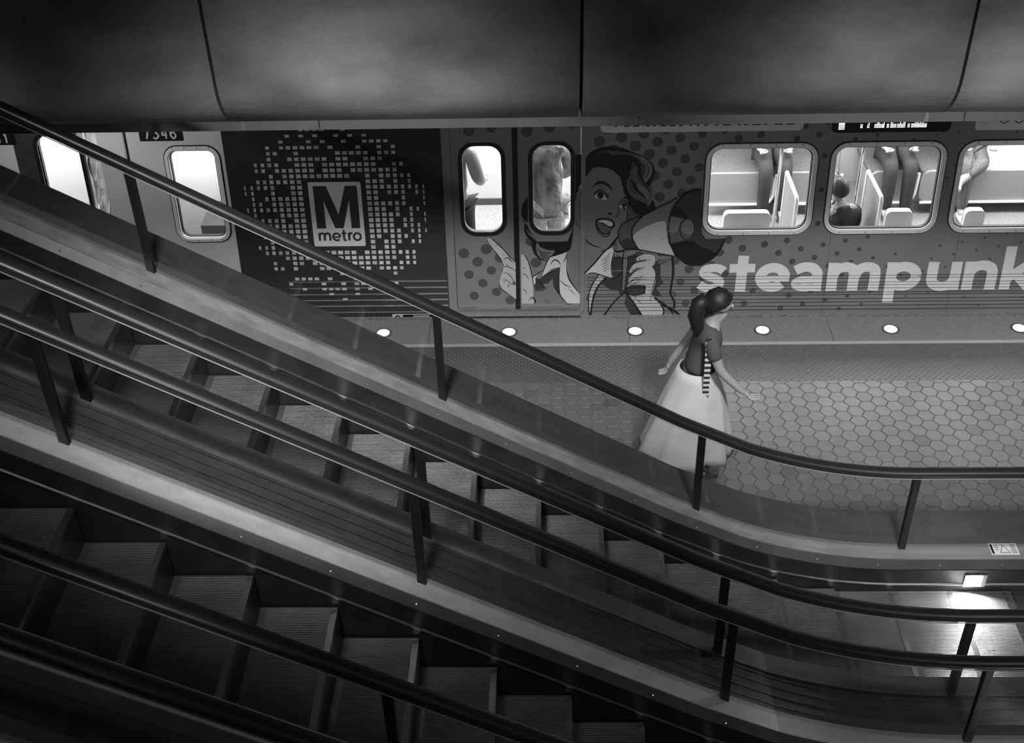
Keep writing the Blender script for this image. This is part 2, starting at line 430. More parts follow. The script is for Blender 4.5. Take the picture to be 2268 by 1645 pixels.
def balustrade(esc, Y, side, deckmat='deck', sgn_posts=True):
    q = MB(); S = [(.040, -.004), (.040, .008), (.030, .020), (.012, .025), (-.012, .025), (-.030, .020), (-.040, .008), (-.040, -.004), (-.034, -.016), (-.018, -.018), (.018, -.018), (.034, -.016)]
    nsweep(q, [(Y+y, n) for y, n in S], rail_path(), 'rubber'); q.build('handrail', esc, smooth=True)
    q = MB(); nsweep(q, [(Y+y, n) for y, n in ((-.026, -.019), (.026, -.019), (.026, -.030), (.012, -.036), (-.012, -.036), (-.026, -.030))], path(-7.6, XEND, RZ), 'black')
    nsweep(q, [(Y-.034, -.0335), (Y-.0265, -.036), (Y-.0255, -.032), (Y-.033, -.0295)], path(-7.6, XEND, RZ), 'rail_bright'); q.build('handrail_guide', esc)
    for x in POSTX:
        q = MB(); z = zp(x); q.box(x-.024, x+.024, Y-.022, Y+.022, z+.245, z+RZ-.03, 'post'); q.build('post', esc, bevel=.004)
    ed = [-7.3]+POSTX+[3.7]
    for a, b in zip(ed[:-1], ed[1:]):
        q = MB(); p = path(a+.026, b-.026); q.sweep([(Y-.006, .26), (Y+.006, .26), (Y+.006, RZ-.035), (Y-.006, RZ-.035)], p, 'balustrade_glass'); q.build('glass_panel', esc)
    s = -side; P_ = path(-7.6, XEND+.25)
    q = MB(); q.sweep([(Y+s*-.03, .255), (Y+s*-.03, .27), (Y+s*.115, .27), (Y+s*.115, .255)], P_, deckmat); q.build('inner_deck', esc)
    q = MB(); q.sweep([(Y+s*.115, .262), (Y+s*.118, .264), (Y+s*.152, .205), (Y+s*.149, .190), (Y+s*.11, .19)], P_, 'lip')
    x = -7.
    while x < XEND:
        z = zp(x); yy = Y+s*.138
        q.tube([(x, yy, z+.226), (x, yy+s*.004, z+.234)], .0045, 'screw', 6); x += .42
    q.build('deck_trim', esc)
    q = MB(); q.sweep([(Y+s*.152, .20), (Y+s*.156, .20), (Y+s*.156, -.30), (Y+s*.152, -.30)], path(-7.6, XEND+.1), 'skirt')
    q.sweep([(Y+s*.156, .075), (Y+s*.166, .070), (Y+s*.166, .062), (Y+s*.156, .058)], path(-7.4, 3.3), 'steel'); q.build('skirt_panel', esc)
def step_mesh(esc, y0, y1):
    q = MB(); q.box(0, .405, y0, y1, -.03, 0, 'tread'); q.box(.372, .4052, y0+.001, y1-.001, -.028, .0012, 'steel')
    q.box(-.001, .0385, y0+.001, y1-.001, -.028, .0012, 'lip')
    q.prism([(y0, -.03), (y0, -.26), (y1, -.26), (y1, -.03)], .385, .403, 'lip')
    return q
def escalator(loc, label, Yf, Yn, phase, dm='deck', near=True):
    e = thing('escalator', loc, label, 'escalator', 'escalators side by side down to the platform')
    balustrade(e, Yf, 1, dm)
    if near: balustrade(e, Yn, -1, dm)
    y0, y1 = Yn+.168, Yf-.168
    first = None; x = -7.4+phase
    while x < 2.85:
        z = zp(x+.4)
        if first is None:
            o = step_mesh(e, y0, y1).build('step', e); first = o; base = o.location.copy()
        else:
            o = first.copy(); C.objects.link(o); o.parent = e; o.matrix_parent_inverse = first.matrix_parent_inverse.copy()
        o.location = (x, 0, z)
        x += .405
    q = MB(); q.box(x+.004, x+.30, y0-.01, y1+.01, -.02, .004, 'steel')
    for k in range(60): q.box(x-.06, x+.01, y0+(y1-y0)*(k+.3)/60, y0+(y1-y0)*(k+.7)/60, -.006, .004, 'steel')
    q.build('comb_plate', e)
    q = MB(); q.box(x+.304, XEND+.6, Yn+.16, Yf-.16, -.02, .002, 'steel'); q.build('landing_plate', e)
    q = MB(); q.sweep([(Yn+.16, -.36), (Yf-.16, -.36), (Yf-.16, -.40), (Yn+.16, -.40)], path(-7.6, 2.9), 'black'); q.build('truss_floor', e)
    return e
YA, YB, YC, YD, YE, YF2 = 6.03, 4.784, 4.441, 3.210, 2.82, 1.575
eA = escalator((2.9, 5.4, 0), 'farthest escalator from the camera, nearest the train, beside the walking person', YA, YB, .05)
eC = escalator((2.9, 3.8, 0), 'middle escalator with lamp sheen painted into its decks, between the two others', YC, YD, .22, 'deck_sheen')
eE = escalator((2.9, 2.2, 0), 'nearest escalator, only its far handrail showing at the bottom left', YE, YF2, .1)
# outer deck and cladding of the farthest escalator
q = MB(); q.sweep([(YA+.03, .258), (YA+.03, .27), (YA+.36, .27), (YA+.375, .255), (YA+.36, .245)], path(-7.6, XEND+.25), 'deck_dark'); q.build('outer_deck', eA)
q = MB(); P_ = path(-7.6, XEND+.25); vs = []
for (x, z) in P_: vs += [(x, YA+.362, .0), (x, YA+.362, z+.25), (x, YA+.35, z+.25), (x, YA+.35, .0)]
q.add(vs, [(4*i+k, 4*i+4+k, 4*i+4+(k+1)%4, 4*i+(k+1)%4) for i in range(len(P_)-1) for k in range(4)], 'truss'); q.build('truss_cladding', eA)
# decks shared by neighbouring escalators
def between(Ya, Yb, label, grooves):
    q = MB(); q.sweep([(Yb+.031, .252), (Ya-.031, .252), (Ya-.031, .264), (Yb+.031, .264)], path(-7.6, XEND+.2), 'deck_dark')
    for g in grooves:
        yy = Yb+(Ya-Yb)*g; q.sweep([(yy-.003, .262), (yy-.003, .267), (yy+.003, .267), (yy+.003, .262)], path(-7.6, XEND+.2), 'steel')
    o = q.build('deck_cladding'); tag(o, label, 'cladding', 'dark decks between escalators')
between(YB, YC, 'dark sloping deck with thin bright seams between the far and the middle escalator', (.22, .42, .62, .82))
between(YD, YE, 'dark sloping deck between the middle and the nearest escalator', (.3, .7))
# lamps in the skirts near the landing, warning label
def skirt_lamp(esc, x, Y, s, mat='skirt_lamp'):
    q = MB(); q.box(x-.075, x+.075, min(Y, Y+s*.012), max(Y, Y+s*.012), .050, .165, 'steel'); f = q.build('skirt_light', esc)
    q = MB(); Ya = Y+s*.012; q.box(x-.045, x+.045, min(Ya, Ya+s*.006), max(Ya, Ya+s*.006), .062, .155, mat); q.build('lens', f)
    l = bpy.data.lights.new('skirt_lamp_light', 'AREA'); l.energy = 26; l.size = .09
    o = bpy.data.objects.new('skirt_lamp_light', l); C.objects.link(o); o.location = (x, Y+s*.05, .11)
    o.rotation_euler = Vector((-.25, s, -.25)).to_track_quat('-Z', 'Y').to_euler()
lampx = at_y(2163, 1270, YA-.16).x
skirt_lamp(eA, lampx, YA-.156, -1)
skirt_lamp(eC, lampx+.1, YC-.156, -1)
lu = at_z(2223, 1216, .27)
q = MB(); q.box(lu.x-.095, lu.x+.095, lu.y-.055, lu.y+.055, .270, .2725, 'label_white')
q.box(lu.x-.088, lu.x-.072, lu.y-.045, lu.y+.045, .2725, .2730, 'print_black')
tri = [(-.03, -.035), (.035, -.035), (.0, .04)]
for a, b in zip(tri, tri[1:]+tri[:1]):
    q.tube([(lu.x+a[0], lu.y+a[1], .2732), (lu.x+b[0], lu.y+b[1], .2732)], .0018, 'print_black', 5)
for k in range(6): q.box(lu.x+.048, lu.x+.085, lu.y+.038-.015*k, lu.y+.043-.015*k, .2725, .2730, 'print_dark')
for k in range(3): q.box(lu.x-.06, lu.x-.035, lu.y+.03-.02*k, lu.y+.036-.02*k, .2725, .2730, 'print_dark')
q.build('warning_label', eA)
# lamp housings in the vault
for i, (x, y, z) in enumerate(LAMPS):
    t = thing('vault_lamp', (x, y, z+1.2), 'round black lamp hanging from the vault, %s from the left' % ('first second third fourth'.split()[i]), 'lamp', 'lamps in the vault')
    q = MB(); q.tube([(x, y, 9.495), (x, y, z+.30)], .03, 'black', 8); q.build('stem', t)
    q = MB(); q.tube([(x, y, z+.30), (x, y, z+.24), (x, y, z+.02)], [.1, .3, .36], 'black', 20, cap=False); q.build('lamp_shade', t)

# ------------------------------------------------------------ train car
car = thing('train_car', (1.0, 11, -.9), 'wrapped metro train car with pop art print, metro logo and steampunk lettering', 'train car')
def box4(x0, y0, x1, y1):                                # photo pixel box -> (u0,u1,w0,w1) on the wall
    a = PW(x0, (y0+y1)/2); b = PW(x1, (y0+y1)/2); t = PW((x0+x1)/2, y0); d = PW((x0+x1)/2, y1)
    return a[0], b[0], d[1], t[1]
UL, UR = PW(290, 400)[0], 9.0
WB, WT = -.02, 3.0
DR = box4(1003, 296, 1287, 688); DR = (DR[0], DR[1], .015, 1.93)
g1 = box4(1026, 325, 1111, 516); g2 = box4(1180, 323, 1264, 514)
W_cab = box4(385, 330, 492, 528)
W1 = box4(1567, 323, 1797, 513); W2 = box4(1840, 322, 2078, 509); W3_ = box4(2119, 322, 2372, 506)
pitch = W2[0]-W1[0]; wh = (W1[2]+W2[2])/2, (W1[3]+W2[3])/2
W1 = (W1[0], W1[1], *wh); W2 = (W2[0], W2[1], *wh); W3_ = (W3_[0], W3_[0]+W2[1]-W2[0], *wh)
W4 = (W3_[0]+pitch, W3_[1]+pitch, *wh)
wins = [W1, W2, W3_, W4]
RAD = .12
uM = PW(512, 450)[0]
uD = DR[0]-.07
def wall_part(name, u0, u1, mat, holes=()):
    q = MB(); slab(q, [(u0, WB), (u1, WB), (u1, WT), (u0, WT)], holes, -.07, 0, mat); return q.build(name, car)
wall_part('end_panel', UL+.03, uM, 'body', [rrect(W_cab[0], W_cab[1], W_cab[2], W_cab[3], .09)])
PANEL = MB(); slab(PANEL, [(uD, WB), (UR, WB), (UR, WT), (uD, WT)], [[(DR[0], DR[2]), (DR[1], DR[2]), (DR[1], DR[3]), (DR[0], DR[3])]]+[rrect(*w, RAD) for w in wins], -.07, 0, 'wrap')
q = MB(); slab(q, [(UL, WB), (UL+.028, WB), (UL+.028, WT), (UL, WT)], (), -.06, -.02, 'black'); q.build('corner_joint', car)
def rrstrip(mb, r, rad, a, b, off0, off1, mat):          # a ring around rectangle r, from inset a to outset b
    o = rrect(r[0]-b, r[1]+b, r[2]-b, r[3]+b, rad+b); i = rrect(r[0]+a, r[1]-a, r[2]+a, r[3]-a, max(rad-a, .01))
    slab(mb, o, [i], off0, off1, mat)
def window(r, name='window', rad=RAD, cab=False):
    q = MB(); rrstrip(q, r, rad, .0, .028, -.01, .014, 'white_metal'); rrstrip(q, r, rad, .012, .0, -.06, .006, 'white_metal')
    rrstrip(q, r, rad, -.028, .038, 0, .004, 'print_black')
    n = 4
    for k in range(n):
        u = r[0]+(r[1]-r[0])*(k+.5)/n
        for w in (r[2]-.018, r[3]+.012):
            slab(q, [(u-.002, w-.008), (u+.002, w-.008), (u+.002, w+.014), (u-.002, w+.014)], (), .013, .0155, 'print_dark')
    f = q.build(name, car)
    q = MB(); rrstrip(q, r, rad, .022, -.010, -.05, -.012, 'rubber'); q.build('gasket', f)
    q = MB(); slab(q, rrect(r[0]+.01, r[1]-.01, r[2]+.01, r[3]-.01, rad-.01), (), -.040, -.034, 'window_glass'); q.build('glass_pane', f)
for w in wins: window(w)
window(W_cab, 'cab_window', .09)
# doorway
q = MB(); slab(q, rrect(DR[0]-.035, DR[1]+.035, DR[2]-.02, DR[3]+.03, .07), [rrect(DR[0]+.004, DR[1]-.004, DR[2]+.03, DR[3]-.01, .05)], -.07, .016, 'wrap')
q.build('door_frame', car)
q = MB(); slab(q, [(DR[0]+.0, .045), (DR[1]-.0, .045), (DR[1]-.0, .060), (DR[0]+.0, .060)], (), -.01, .020, 'steel')
slab(q, [(DR[0]-.02, -.015), (DR[1]-.0, -.015), (DR[1]-.0, -.003), (DR[0]-.02, -.003)], (), -.01, .034, 'steel')
slab(q, [(DR[0]-.02, -.003), (DR[1]-.0, -.003), (DR[1]-.0, .045), (DR[0]-.02, .045)], (), -.01, .012, 'deck')
q.build('threshold', car)
um = PW(1143, 480)[0]
DB = -.030
for (a, b, g) in ((DR[0]+.006, um-.024, g1), (um+.024, DR[1]-.006, g2)):
    q = MB(); slab(q, [(a, .062), (b, .062), (b, DR[3]-.012), (a, DR[3]-.012)], [rrect(*g, .11)], -.075, DB, 'wrap'); leaf = q.build('door_leaf', car)
    q = MB(); rrstrip(q, g, .11, .0, .038, DB, DB+.014, 'rubber'); rrstrip(q, g, .11, -.038, .041, DB, DB+.010, 'frame_metal'); f = q.build('window_gasket', leaf)
    q = MB(); slab(q, rrect(g[0]-.01, g[1]+.01, g[2]-.01, g[3]+.01, .115), (), -.058, -.052, 'window_glass'); q.build('glass_pane', leaf)
q = MB(); slab(q, [(um-.024, .05), (um+.024, .05), (um+.024, DR[3]-.012), (um-.024, DR[3]-.012)], (), -.07, DB+.004, 'black'); q.build('door_edge_seal', car)
# dark base line below the wrap, roof, floor, ends, interior shell
q = MB(); slab(q, [(UL, -.30), (UR, -.30), (UR, WB-.003), (UL, WB-.003)], (), -.10, -.012, 'body_dark'); q.build('skirt_panel', car)
YF_ = 12.05
def shell(u0, u1, parent):
    q = MB(); q.box(u0, u1, Y0-.02, YF_+.1, -.30, -.015, 'car_floor'); q.build('car_floor', parent)
    q = MB(); q.box(u0, u1, YF_, YF_+.1, -.3, 3.0, 'car_wall'); q.box(u0, u0+.05, Y0+.35, YF_, -.015, 2.2, 'car_wall'); q.box(u1-.05, u1, Y0+.35, YF_, -.015, 2.2, 'car_wall'); q.build('interior_wall', parent)
    q = MB(); q.box(u0, u1, Y0+.26, YF_, 2.15, 2.2, 'car_wall'); q.box(u0, u1, Y0+.30, YF_+.1, 3.0, 3.12, 'body'); q.build('roof', parent)
    q = MB()
    for yy in (10.35, 11.45): q.box(u0+.2, u1-.2, yy-.07, yy+.07, 2.11, 2.152, 'car_lamp')
    q.build('ceiling_lamp', parent)
shell(UL, UR, car)
# corrugation ridges low on the side
q = MB()
for y in (622, 636, 650, 663, 676, 690):
    w = PW(930, y)[1]; u0 = PW(640, 620)[0]
    for dw, h, m_ in ((0, .009, 'frame_metal'), (-.014, .004, 'print_dark')):
        slab(q, [(u0, w+dw-.006), (uD-.01, w+dw-.006), (uD-.01, w+dw+.004), (u0, w+dw+.004)], (), 0, h*.5, m_)
for y in (613, 619, 628, 634, 641, 650, 655, 664, 671, 679, 687):
    w = PW(1500, y)[1]
    slab(q, [(DR[1]+.06, w-.0022), (UR, w-.0022), (UR, w+.0022), (DR[1]+.06, w+.0022)], (), 0, .0052, 'print_dark')
q.build('corrugation', car)
q = MB()
for u in [PW(x, 600)[0] for x in (1555, 1830, 2110)]:
    slab(q, [(u-.0015, WB), (u+.0015, WB), (u+.0015, 1.7), (u-.0015, 1.7)], (), 0, .0012, 'print_dark')
q.build('panel_seam', car)

# ------------------------------------------------------------ polka dots of the wrap
dots = Art(.0002); dots.mb = PANEL; ddoor = Art(DB+.0002)
gl = [g1, g2]
bx, by = 1107.0, 574.0
for i in range(-26, 60):
    for j in range(-40, 40):
        x = bx+30.5*i*1.0-19*j; y = by+19*i+28*j-0
        if not (995 < x < 2330 and 240 < y < 706): continue
        u, w = PW(x, y)
        fall = max(0, min(1, (x-1400)/650)); r = (.050-.0385*fall)*(1-.12*(y > 600))
        if x > 1400:
            s = .42*fall
            if random.random() < .25*fall: continue
        bad = any(a-r-.03 < u < b+r+.03 and c-r-.03 < w < d+r+.03 for a, b, c, d in wins)
        if w < .02+r*.6 or bad: continue
        ind = DR[0]+r*.9 < u < DR[1]-r*.9
        if ind:
            if abs(u-um) < r+.026 or w < .075+r: continue
            if any(a-r-.042 < u < b+r+.042 and c-r-.042 < w < d+r+.042 for a, b, c, d in gl): continue
            ddoor.circ((x, y), r, 'wrap_dot', 0)
        elif u < DR[0]-r-.04 or u > DR[1]+r+.04:
            if u < DR[0]-.2: continue
            dots.circ((x, y), r, 'wrap_dot', 0)
PANEL.build('side_panel', car, fix=False); ddoor.mb.build('polka_dots', car, fix=False)

# ------------------------------------------------------------ printed woman with megaphone (right of the door)
A = Art(.0008); P_ = A.poly; Ln = A.line
BK = 'print_black'
# body: jacket, lapels, shirt
P_([(105,700),(230,680),(640,770),(900,800),(1380,560),(1690,400),(1720,700),(1680,1000),(1760,1150),(1740,1330),(1900,1500),(200,1500),(240,1000),(110,900)], 'print_gray', 0, R3, False)
P_([(490,770),(620,790),(1340,560),(1480,400),(1480,760),(1540,860),(1380,980),(1340,1100),(900,1120),(1180,1490),(980,1490),(720,1000),(580,980),(430,880)], 'print_dark', 1, R3, False)
P_([(1390,940),(1500,1080),(1340,1110)], 'print_dark', 2, R3, False)
P_([(900,1090),(1200,1060),(1320,1060),(1500,1260),(1560,1360),(1530,1440),(1460,1500),(1190,1500),(1000,1180)], 'print_light', 2, R3)
P_([(840,1030),(430,1500),(980,1500)], 'print_gray', 2, R3, False)
P_([(870,1060),(1190,1500),(985,1500),(830,1230)], 'print_dark', 3, R3, False)
P_([(360,720),(500,760),(380,900),(270,1120),(230,1500),(185,1500),(200,1050)], 'print_light', 2, R3, False)
Ln([(840,1030),(640,1210),(430,1500)], 4, BK, 4, R3, False); Ln([(860,1040),(1000,1220),(1180,1500)], 4.5, BK, 4, R3, False)
Ln([(375,710),(240,920),(190,1150),(205,1500)], 2.5, BK, 4, R3, False); Ln([(500,765),(350,940),(270,1160),(215,1500)], 4.5, BK, 4, R3, False)
Ln([(1690,400),(1710,640),(1680,880),(1660,1050),(1730,1200),(1720,1320)], 5, BK, 4, R3, False)
Ln([(1370,1120),(1560,1270),(1700,1340),(1900,1500)], 5, BK, 4, R3, False); Ln([(1480,1240),(1540,1340),(1520,1440),(1460,1500)], 3.5, BK, 4, R3, False)
Ln([(1420,1200),(1600,1290),(1760,1490)], 3, BK, 4, R3)
for k in range(7): Ln([(1500+k*26,1180+k*24),(1560+k*26,1250+k*26)], 2.2, BK, 4, R3)
# neck / shadow / vest inside collar
P_([(100,700),(480,280),(650,40),(800,270),(640,400),(620,780),(230,690)], 'print_gray', 1, R3, False)
P_([(620,400),(830,400),(1060,330),(1060,460),(920,650),(900,760),(640,770),(600,600)], 'print_dark', 3, R3, False)
P_([(850,270),(890,290),(900,420),(860,700),(830,980),(790,980),(800,700),(820,420)], 'print_gray', 4, R3, False)
Ln([(820,290),(800,500),(800,700),(780,980)], 2.5, BK, 5, R3, False); Ln([(890,420),(900,560),(870,700)], 2, BK, 5, R3, False)
Ln([(620,405),(840,415),(1050,390)], 2, BK, 5, R3, False); Ln([(610,640),(920,640)], 2, 'print_gray', 5, R3, False)
Ln([(800,650),(700,760),(640,780)], 3, BK, 5, R3, False)
# collar
P_([(600,210),(650,280),(600,520),(610,700),(640,780),(520,760),(300,680),(110,700),(250,560),(420,370),(490,280)], 'print_pale', 5, R3, False)
Ln([(100,710),(300,500),(480,290),(600,200),(720,20)], 3.4, BK, 6, R3, False); Ln([(180,690),(300,680),(420,720),(640,785)], 2.2, BK, 6, R3, False)
Ln([(650,290),(600,500),(605,700),(640,785)], 1.6, BK, 6, R3, False)
for k in range(6): Ln([(600-k*6,300+k*56),(500-k*4,400+k*50),(400+k*12,470+k*32)], 1.3, BK, 6, R3)
# face
face = [(1085,330),(1150,345),(1230,350),(1330,380),(1385,440),(1375,520),(1410,600),(1425,670),(1410,760),(1395,850),(1360,880),(1290,950),(1215,965),(1130,930),(1085,880)]
P_(face, 'print_skin', 2, R0)
A.poly([(1085,880),(1130,935),(1215,968),(1300,950),(1240,1010),(1085,1160)], 'print_gray', 2, R0, False)
# hair: back mass, crown, curl
P_([(1080,420),(1085,290),(1150,215),(1260,185),(1360,195),(1440,230),(1460,300),(1440,360),(1400,450),(1370,490),(1350,420),(1270,355),(1160,345),(1120,380)], BK, 3, R0)
P_([(1180,230),(1290,212),(1420,220),(1540,270),(1605,330),(1615,400),(1580,490),(1575,560),(1615,620),(1600,700),(1560,745),(1520,710),(1460,680),(1410,600),(1375,500),(1400,430),(1440,380),(1430,320),(1370,270),(1280,240)], BK, 4, R0)
hl = 'print_mid'; h2 = 'print_gray'
P_([(560,150),(700,165),(850,175),(990,215),(1090,300),(1130,400),(1120,520),(1060,560),(1060,460),(1040,350),(960,260),(820,215),(640,215)], hl, 5, R1)
P_([(990,220),(1120,270),(1200,360),(1215,450),(1180,550),(1120,620),(1090,560),(1130,460),(1120,370),(1060,290)], h2, 6, R1)
P_([(930,330),(1000,400),(1010,500),(1060,590),(1170,680),(1230,780),(1210,890),(1130,960),(1150,840),(1080,720),(960,620),(900,520)], hl, 5, R1)
P_([(860,560),(900,520),(910,620),(960,730),(1050,800),(1120,860),(1140,920),(1060,900),(940,840),(860,740),(840,640)], hl, 6, R1)
P_([(990,640),(1060,660),(1150,740),(1200,830),(1170,920),(1140,880),(1090,790),(1010,720)], h2, 7, R1)
P_([(1180,740),(1230,800),(1200,900),(1150,960),(1170,860)], h2, 8, R1)
for pts in ([(640,190),(820,200),(960,250),(1080,380),(1100,540)], [(980,300),(1090,410),(1060,540),(1120,640)], [(890,560),(900,700),(1000,800)], [(1000,420),(1010,560),(1120,660),(1190,800),(1140,930)], [(960,640),(1040,780),(1140,860)], [(1140,330),(1160,450),(1110,570)], [(900,440),(960,360),(1000,300)], [(930,690),(1010,730),(1100,840)]):
    Ln(pts, 2.0, BK, 9, R1)
for k in range(5): Ln([(380+k*50,250-k*12),(440+k*50,180-k*4),(560+k*45,160)], 1.6, hl, 5, R1)
# right lower hair + ear area
P_([(930,840),(1060,960),(1110,1000),(1100,1060),(1040,1110),(860,1170),(850,1020),(930,950)], hl, 3, R1)
for k in range(5): Ln([(900+k*8,980+k*32),(980+k*10,1030+k*20),(1080,1000+k*22)], 1.6, BK, 5, R1)
Ln([(1120,980),(1110,1050),(1040,1120),(860,1180)], 3, BK, 5, R1, False)
Ln([(820,520),(790,600),(820,720),(880,800),(1000,900),(1100,960)], 4, BK, 9, R1, False)
# facial features
P_([(325,705),(400,615),(480,595),(560,625),(620,690),(638,760),(600,700),(520,650),(450,640),(380,660)], BK, 4, R1)
P_([(360,780),(400,735),(460,715),(530,760),(575,830),(540,870),(470,860),(400,840)], 'print_mid', 4, R1)
P_([(380,810),(440,770),(500,790),(555,870),(480,860),(400,845)], 'print_pale', 5, R1)
P_([(430,770),(480,760),(505,810),(480,850),(440,850),(410,810)], BK, 6, R1); Ln([(360,790),(400,745),(460,725),(530,770),(580,850)], 2.4, BK, 6, R1)
for k in range(6): Ln([(480+k*18,750+k*14),(500+k*20,725+k*16)], 1.2, BK, 6, R1)
P_([(725,950),(770,910),(840,930),(870,990),(830,1010),(780,990)], 'print_mid', 4, R1); P_([(730,960),(770,945),(800,1000),(760,985)], 'print_pale', 5, R1)
P_([(770,940),(820,920),(850,960),(840,1015),(800,1010)], BK, 6, R1); P_([(815,970),(838,965),(830,1010)], 'print_pale', 7, R1)
Ln([(730,900),(800,885),(870,930),(885,1000),(850,1025)], 3.4, BK, 6, R1); P_([(770,850),(860,810),(930,870),(925,940),(880,880),(820,850)], BK, 5, R1)
Ln([(780,850),(730,900),(715,980),(725,1050),(715,1085),(665,1130)], 1.4, BK, 6, R1); P_([(570,1070),(600,1055),(640,1070),(590,1088)], BK, 5, R1); Ln([(665,1130),(700,1100),(700,1125)], 2.2, BK, 6, R1)
Ln([(845,1020),(855,1100),(830,1180)], 2.6, BK, 6, R1)
P_([(385,1180),(430,1140),(520,1130),(620,1155),(670,1210),(660,1265),(610,1310),(600,1380),(560,1410),(500,1412),(440,1370),(400,1290)], BK, 4, R1)
P_([(392,1185),(435,1148),(520,1140),(615,1163),(660,1212),(630,1200),(540,1165),(430,1170)], 'print_dark', 5, R1)
P_([(410,1195),(500,1230),(600,1280),(590,1330),(550,1360),(500,1350),(450,1310)], 'print_mid', 5, R1)
P_([(425,1185),(480,1165),(560,1170),(620,1190),(636,1225),(620,1255),(560,1240),(500,1205)], 'print_white', 6, R1)
for x in (475, 515, 555, 590): Ln([(x+8,1175),(x,1240)], 1.1, 'print_mid', 7, R1)
P_([(420,1300),(470,1360),(540,1375),(595,1360),(560,1402),(500,1405),(450,1375)], 'print_mid', 6, R1)
Ln([(222,1420),(300,1500),(380,1545),(480,1565)], 3, BK, 5, R1); Ln([(720,1400),(640,1490),(560,1590),(480,1620)], 3, BK, 7, R1, False)
# hair behind the neck, shading strokes
P_([(700,1410),(760,1480),(800,1580),(720,1620),(640,1580),(650,1500)], 'print_gray', 5, R1)
for k in range(4): Ln([(700+k*10,1440+k*40),(650,1530+k*18)], 1.8, BK, 6, R1)
Ln([(640,1590),(720,1625),(830,1590)], 5, BK, 7, R1)
# megaphone: mouthpiece, horn, rim, bell
P_([(715,1380),(730,1280),(790,1210),(860,1175),(1020,1120),(1000,1160),(930,1290),(920,1400),(960,1520),(1030,1600),(820,1580),(750,1500)], 'print_mid', 8, R1)
P_([(750,1490),(800,1440),(860,1430),(920,1450),(960,1530),(1020,1595),(830,1585)], 'print_dark', 9, R1)
P_([(430,1270),(340,1120),(320,980),(350,860),(430,760),(500,690),(1070,410),(960,640),(900,900),(930,1150),(1050,1370)], 'print_gray', 10, R4, False)
P_([(430,1270),(370,1160),(480,1160),(640,1030),(660,1130),(760,1150),(870,1060),(900,900),(940,1150),(1050,1370)], 'print_light', 11, R4, False)
P_([(330,1060),(400,960),(640,830),(880,780),(890,1000),(840,1110),(740,1150),(650,1120),(640,1040),(520,1140),(400,1160)], 'print_light', 11, R4)
Ln([(80,1030),(70,960),(120,850),(220,770),(430,700),(1100,370)], 2.6, BK, 12, R4, False, False)
Ln([(70,1000),(90,1120),(160,1230),(240,1270)], 2.2, BK, 12, R4, False); Ln([(200,1260),(440,1270),(1040,1390)], 2.6, BK, 12, R4, False)
Ln([(500,690),(380,800),(310,920),(310,1040),(350,1160),(440,1280)], 3, BK, 12, R4, False)
bell = [(1050,1370),(960,1150),(925,900),(970,650),(1090,420),(1210,290),(1340,225),(1450,210),(1515,205),(1520,900),(1530,1010),(1590,1090),(1940,1080),(1880,1230),(1790,1370),(1650,1480),(1500,1550),(1370,1555),(1230,1520)]
P_(bell, BK, 10, R4, False)
P_([(985,1180),(945,900),(985,680),(1090,480),(1220,340),(1350,265),(1450,240),(1510,235),(1515,900),(1525,1030),(1580,1100),(1900,1100),(1840,1210),(1760,1330),(1660,1260),(1520,1230),(1400,1130),(1250,1120)], 'print_dark', 11, R4, False)
P_([(980,660),(1040,540),(1140,550),(1220,620),(1270,720)], BK, 12, R4)
P_([(985,700),(1230,730),(1160,790),(1130,900),(1150,1010),(1220,1100),(985,1155),(950,900)], 'print_mid', 12, R4, False)
P_([(980,700),(1210,730),(1150,800),(1120,900),(1090,960),(1030,985),(950,960),(955,850)], 'print_gray', 13, R4, False)
P_([(1265,720),(1340,745),(1385,830),(1395,930),(1350,1050),(1280,1105),(1200,1080),(1145,1000),(1130,890),(1170,790)], BK, 13, R4)
P_([(1265,735),(1335,760),(1375,840),(1380,930),(1340,1040),(1275,1092),(1205,1065),(1160,990),(1148,890),(1180,800)], 'print_mid', 14, R4)
P_([(1265,740),(1335,765),(1375,840),(1378,960),(1330,1005),(1260,1010),(1200,970),(1165,910),(1190,800)], 'print_gray', 15, R4)
# cuff and hand with five fingers around the megaphone grip
P_([(1490,370),(1690,400),(1650,480),(1420,540)], 'print_gray', 4, R3, False)
for k in range(8): Ln([(1680-k*32,400+k*6),(1650-k*34,470+k*8)], 1.3, BK, 5, R3)
Ln([(1340,590),(1440,530),(1620,480)], 2.2, BK, 5, R3)
P_([(860,940),(1000,860),(1200,800),(1380,780),(1380,880),(1300,1100),(1200,1060),(1220,940),(1180,900),(960,930)], 'print_light', 5, R3)
P_([(900,910),(1180,905),(1210,1000),(1180,1060),(1000,1090),(880,1050),(830,980)], BK, 6, R3); P_([(900,960),(1170,960),(1160,1040),(1000,1070),(910,1030)], 'print_dark', 7, R3)
P_([(915,860),(940,820),(1080,720),(1190,700),(1330,720),(1390,740),(1370,860),(1200,880),(1100,830),(1000,880),(920,940),(870,930)], 'print_light', 6, R3)
P_([(910,840),(920,760),(1010,660),(1120,600),(1210,600),(1330,690),(1390,700),(1380,770),(1260,790),(1180,740),(1060,780),(940,870)], 'print_light', 7, R3)
P_([(920,650),(960,570),(1020,510),(1130,480),(1230,470),(1310,540),(1390,660),(1370,740),(1300,720),(1220,620),(1130,590),(1040,610),(950,680)], 'print_light', 8, R3)
P_([(1040,430),(1060,400),(1150,350),(1240,335),(1350,350),(1390,420),(1370,520),(1320,560),(1280,500),(1200,450),(1110,460),(1060,465)], 'print_light', 9, R3)
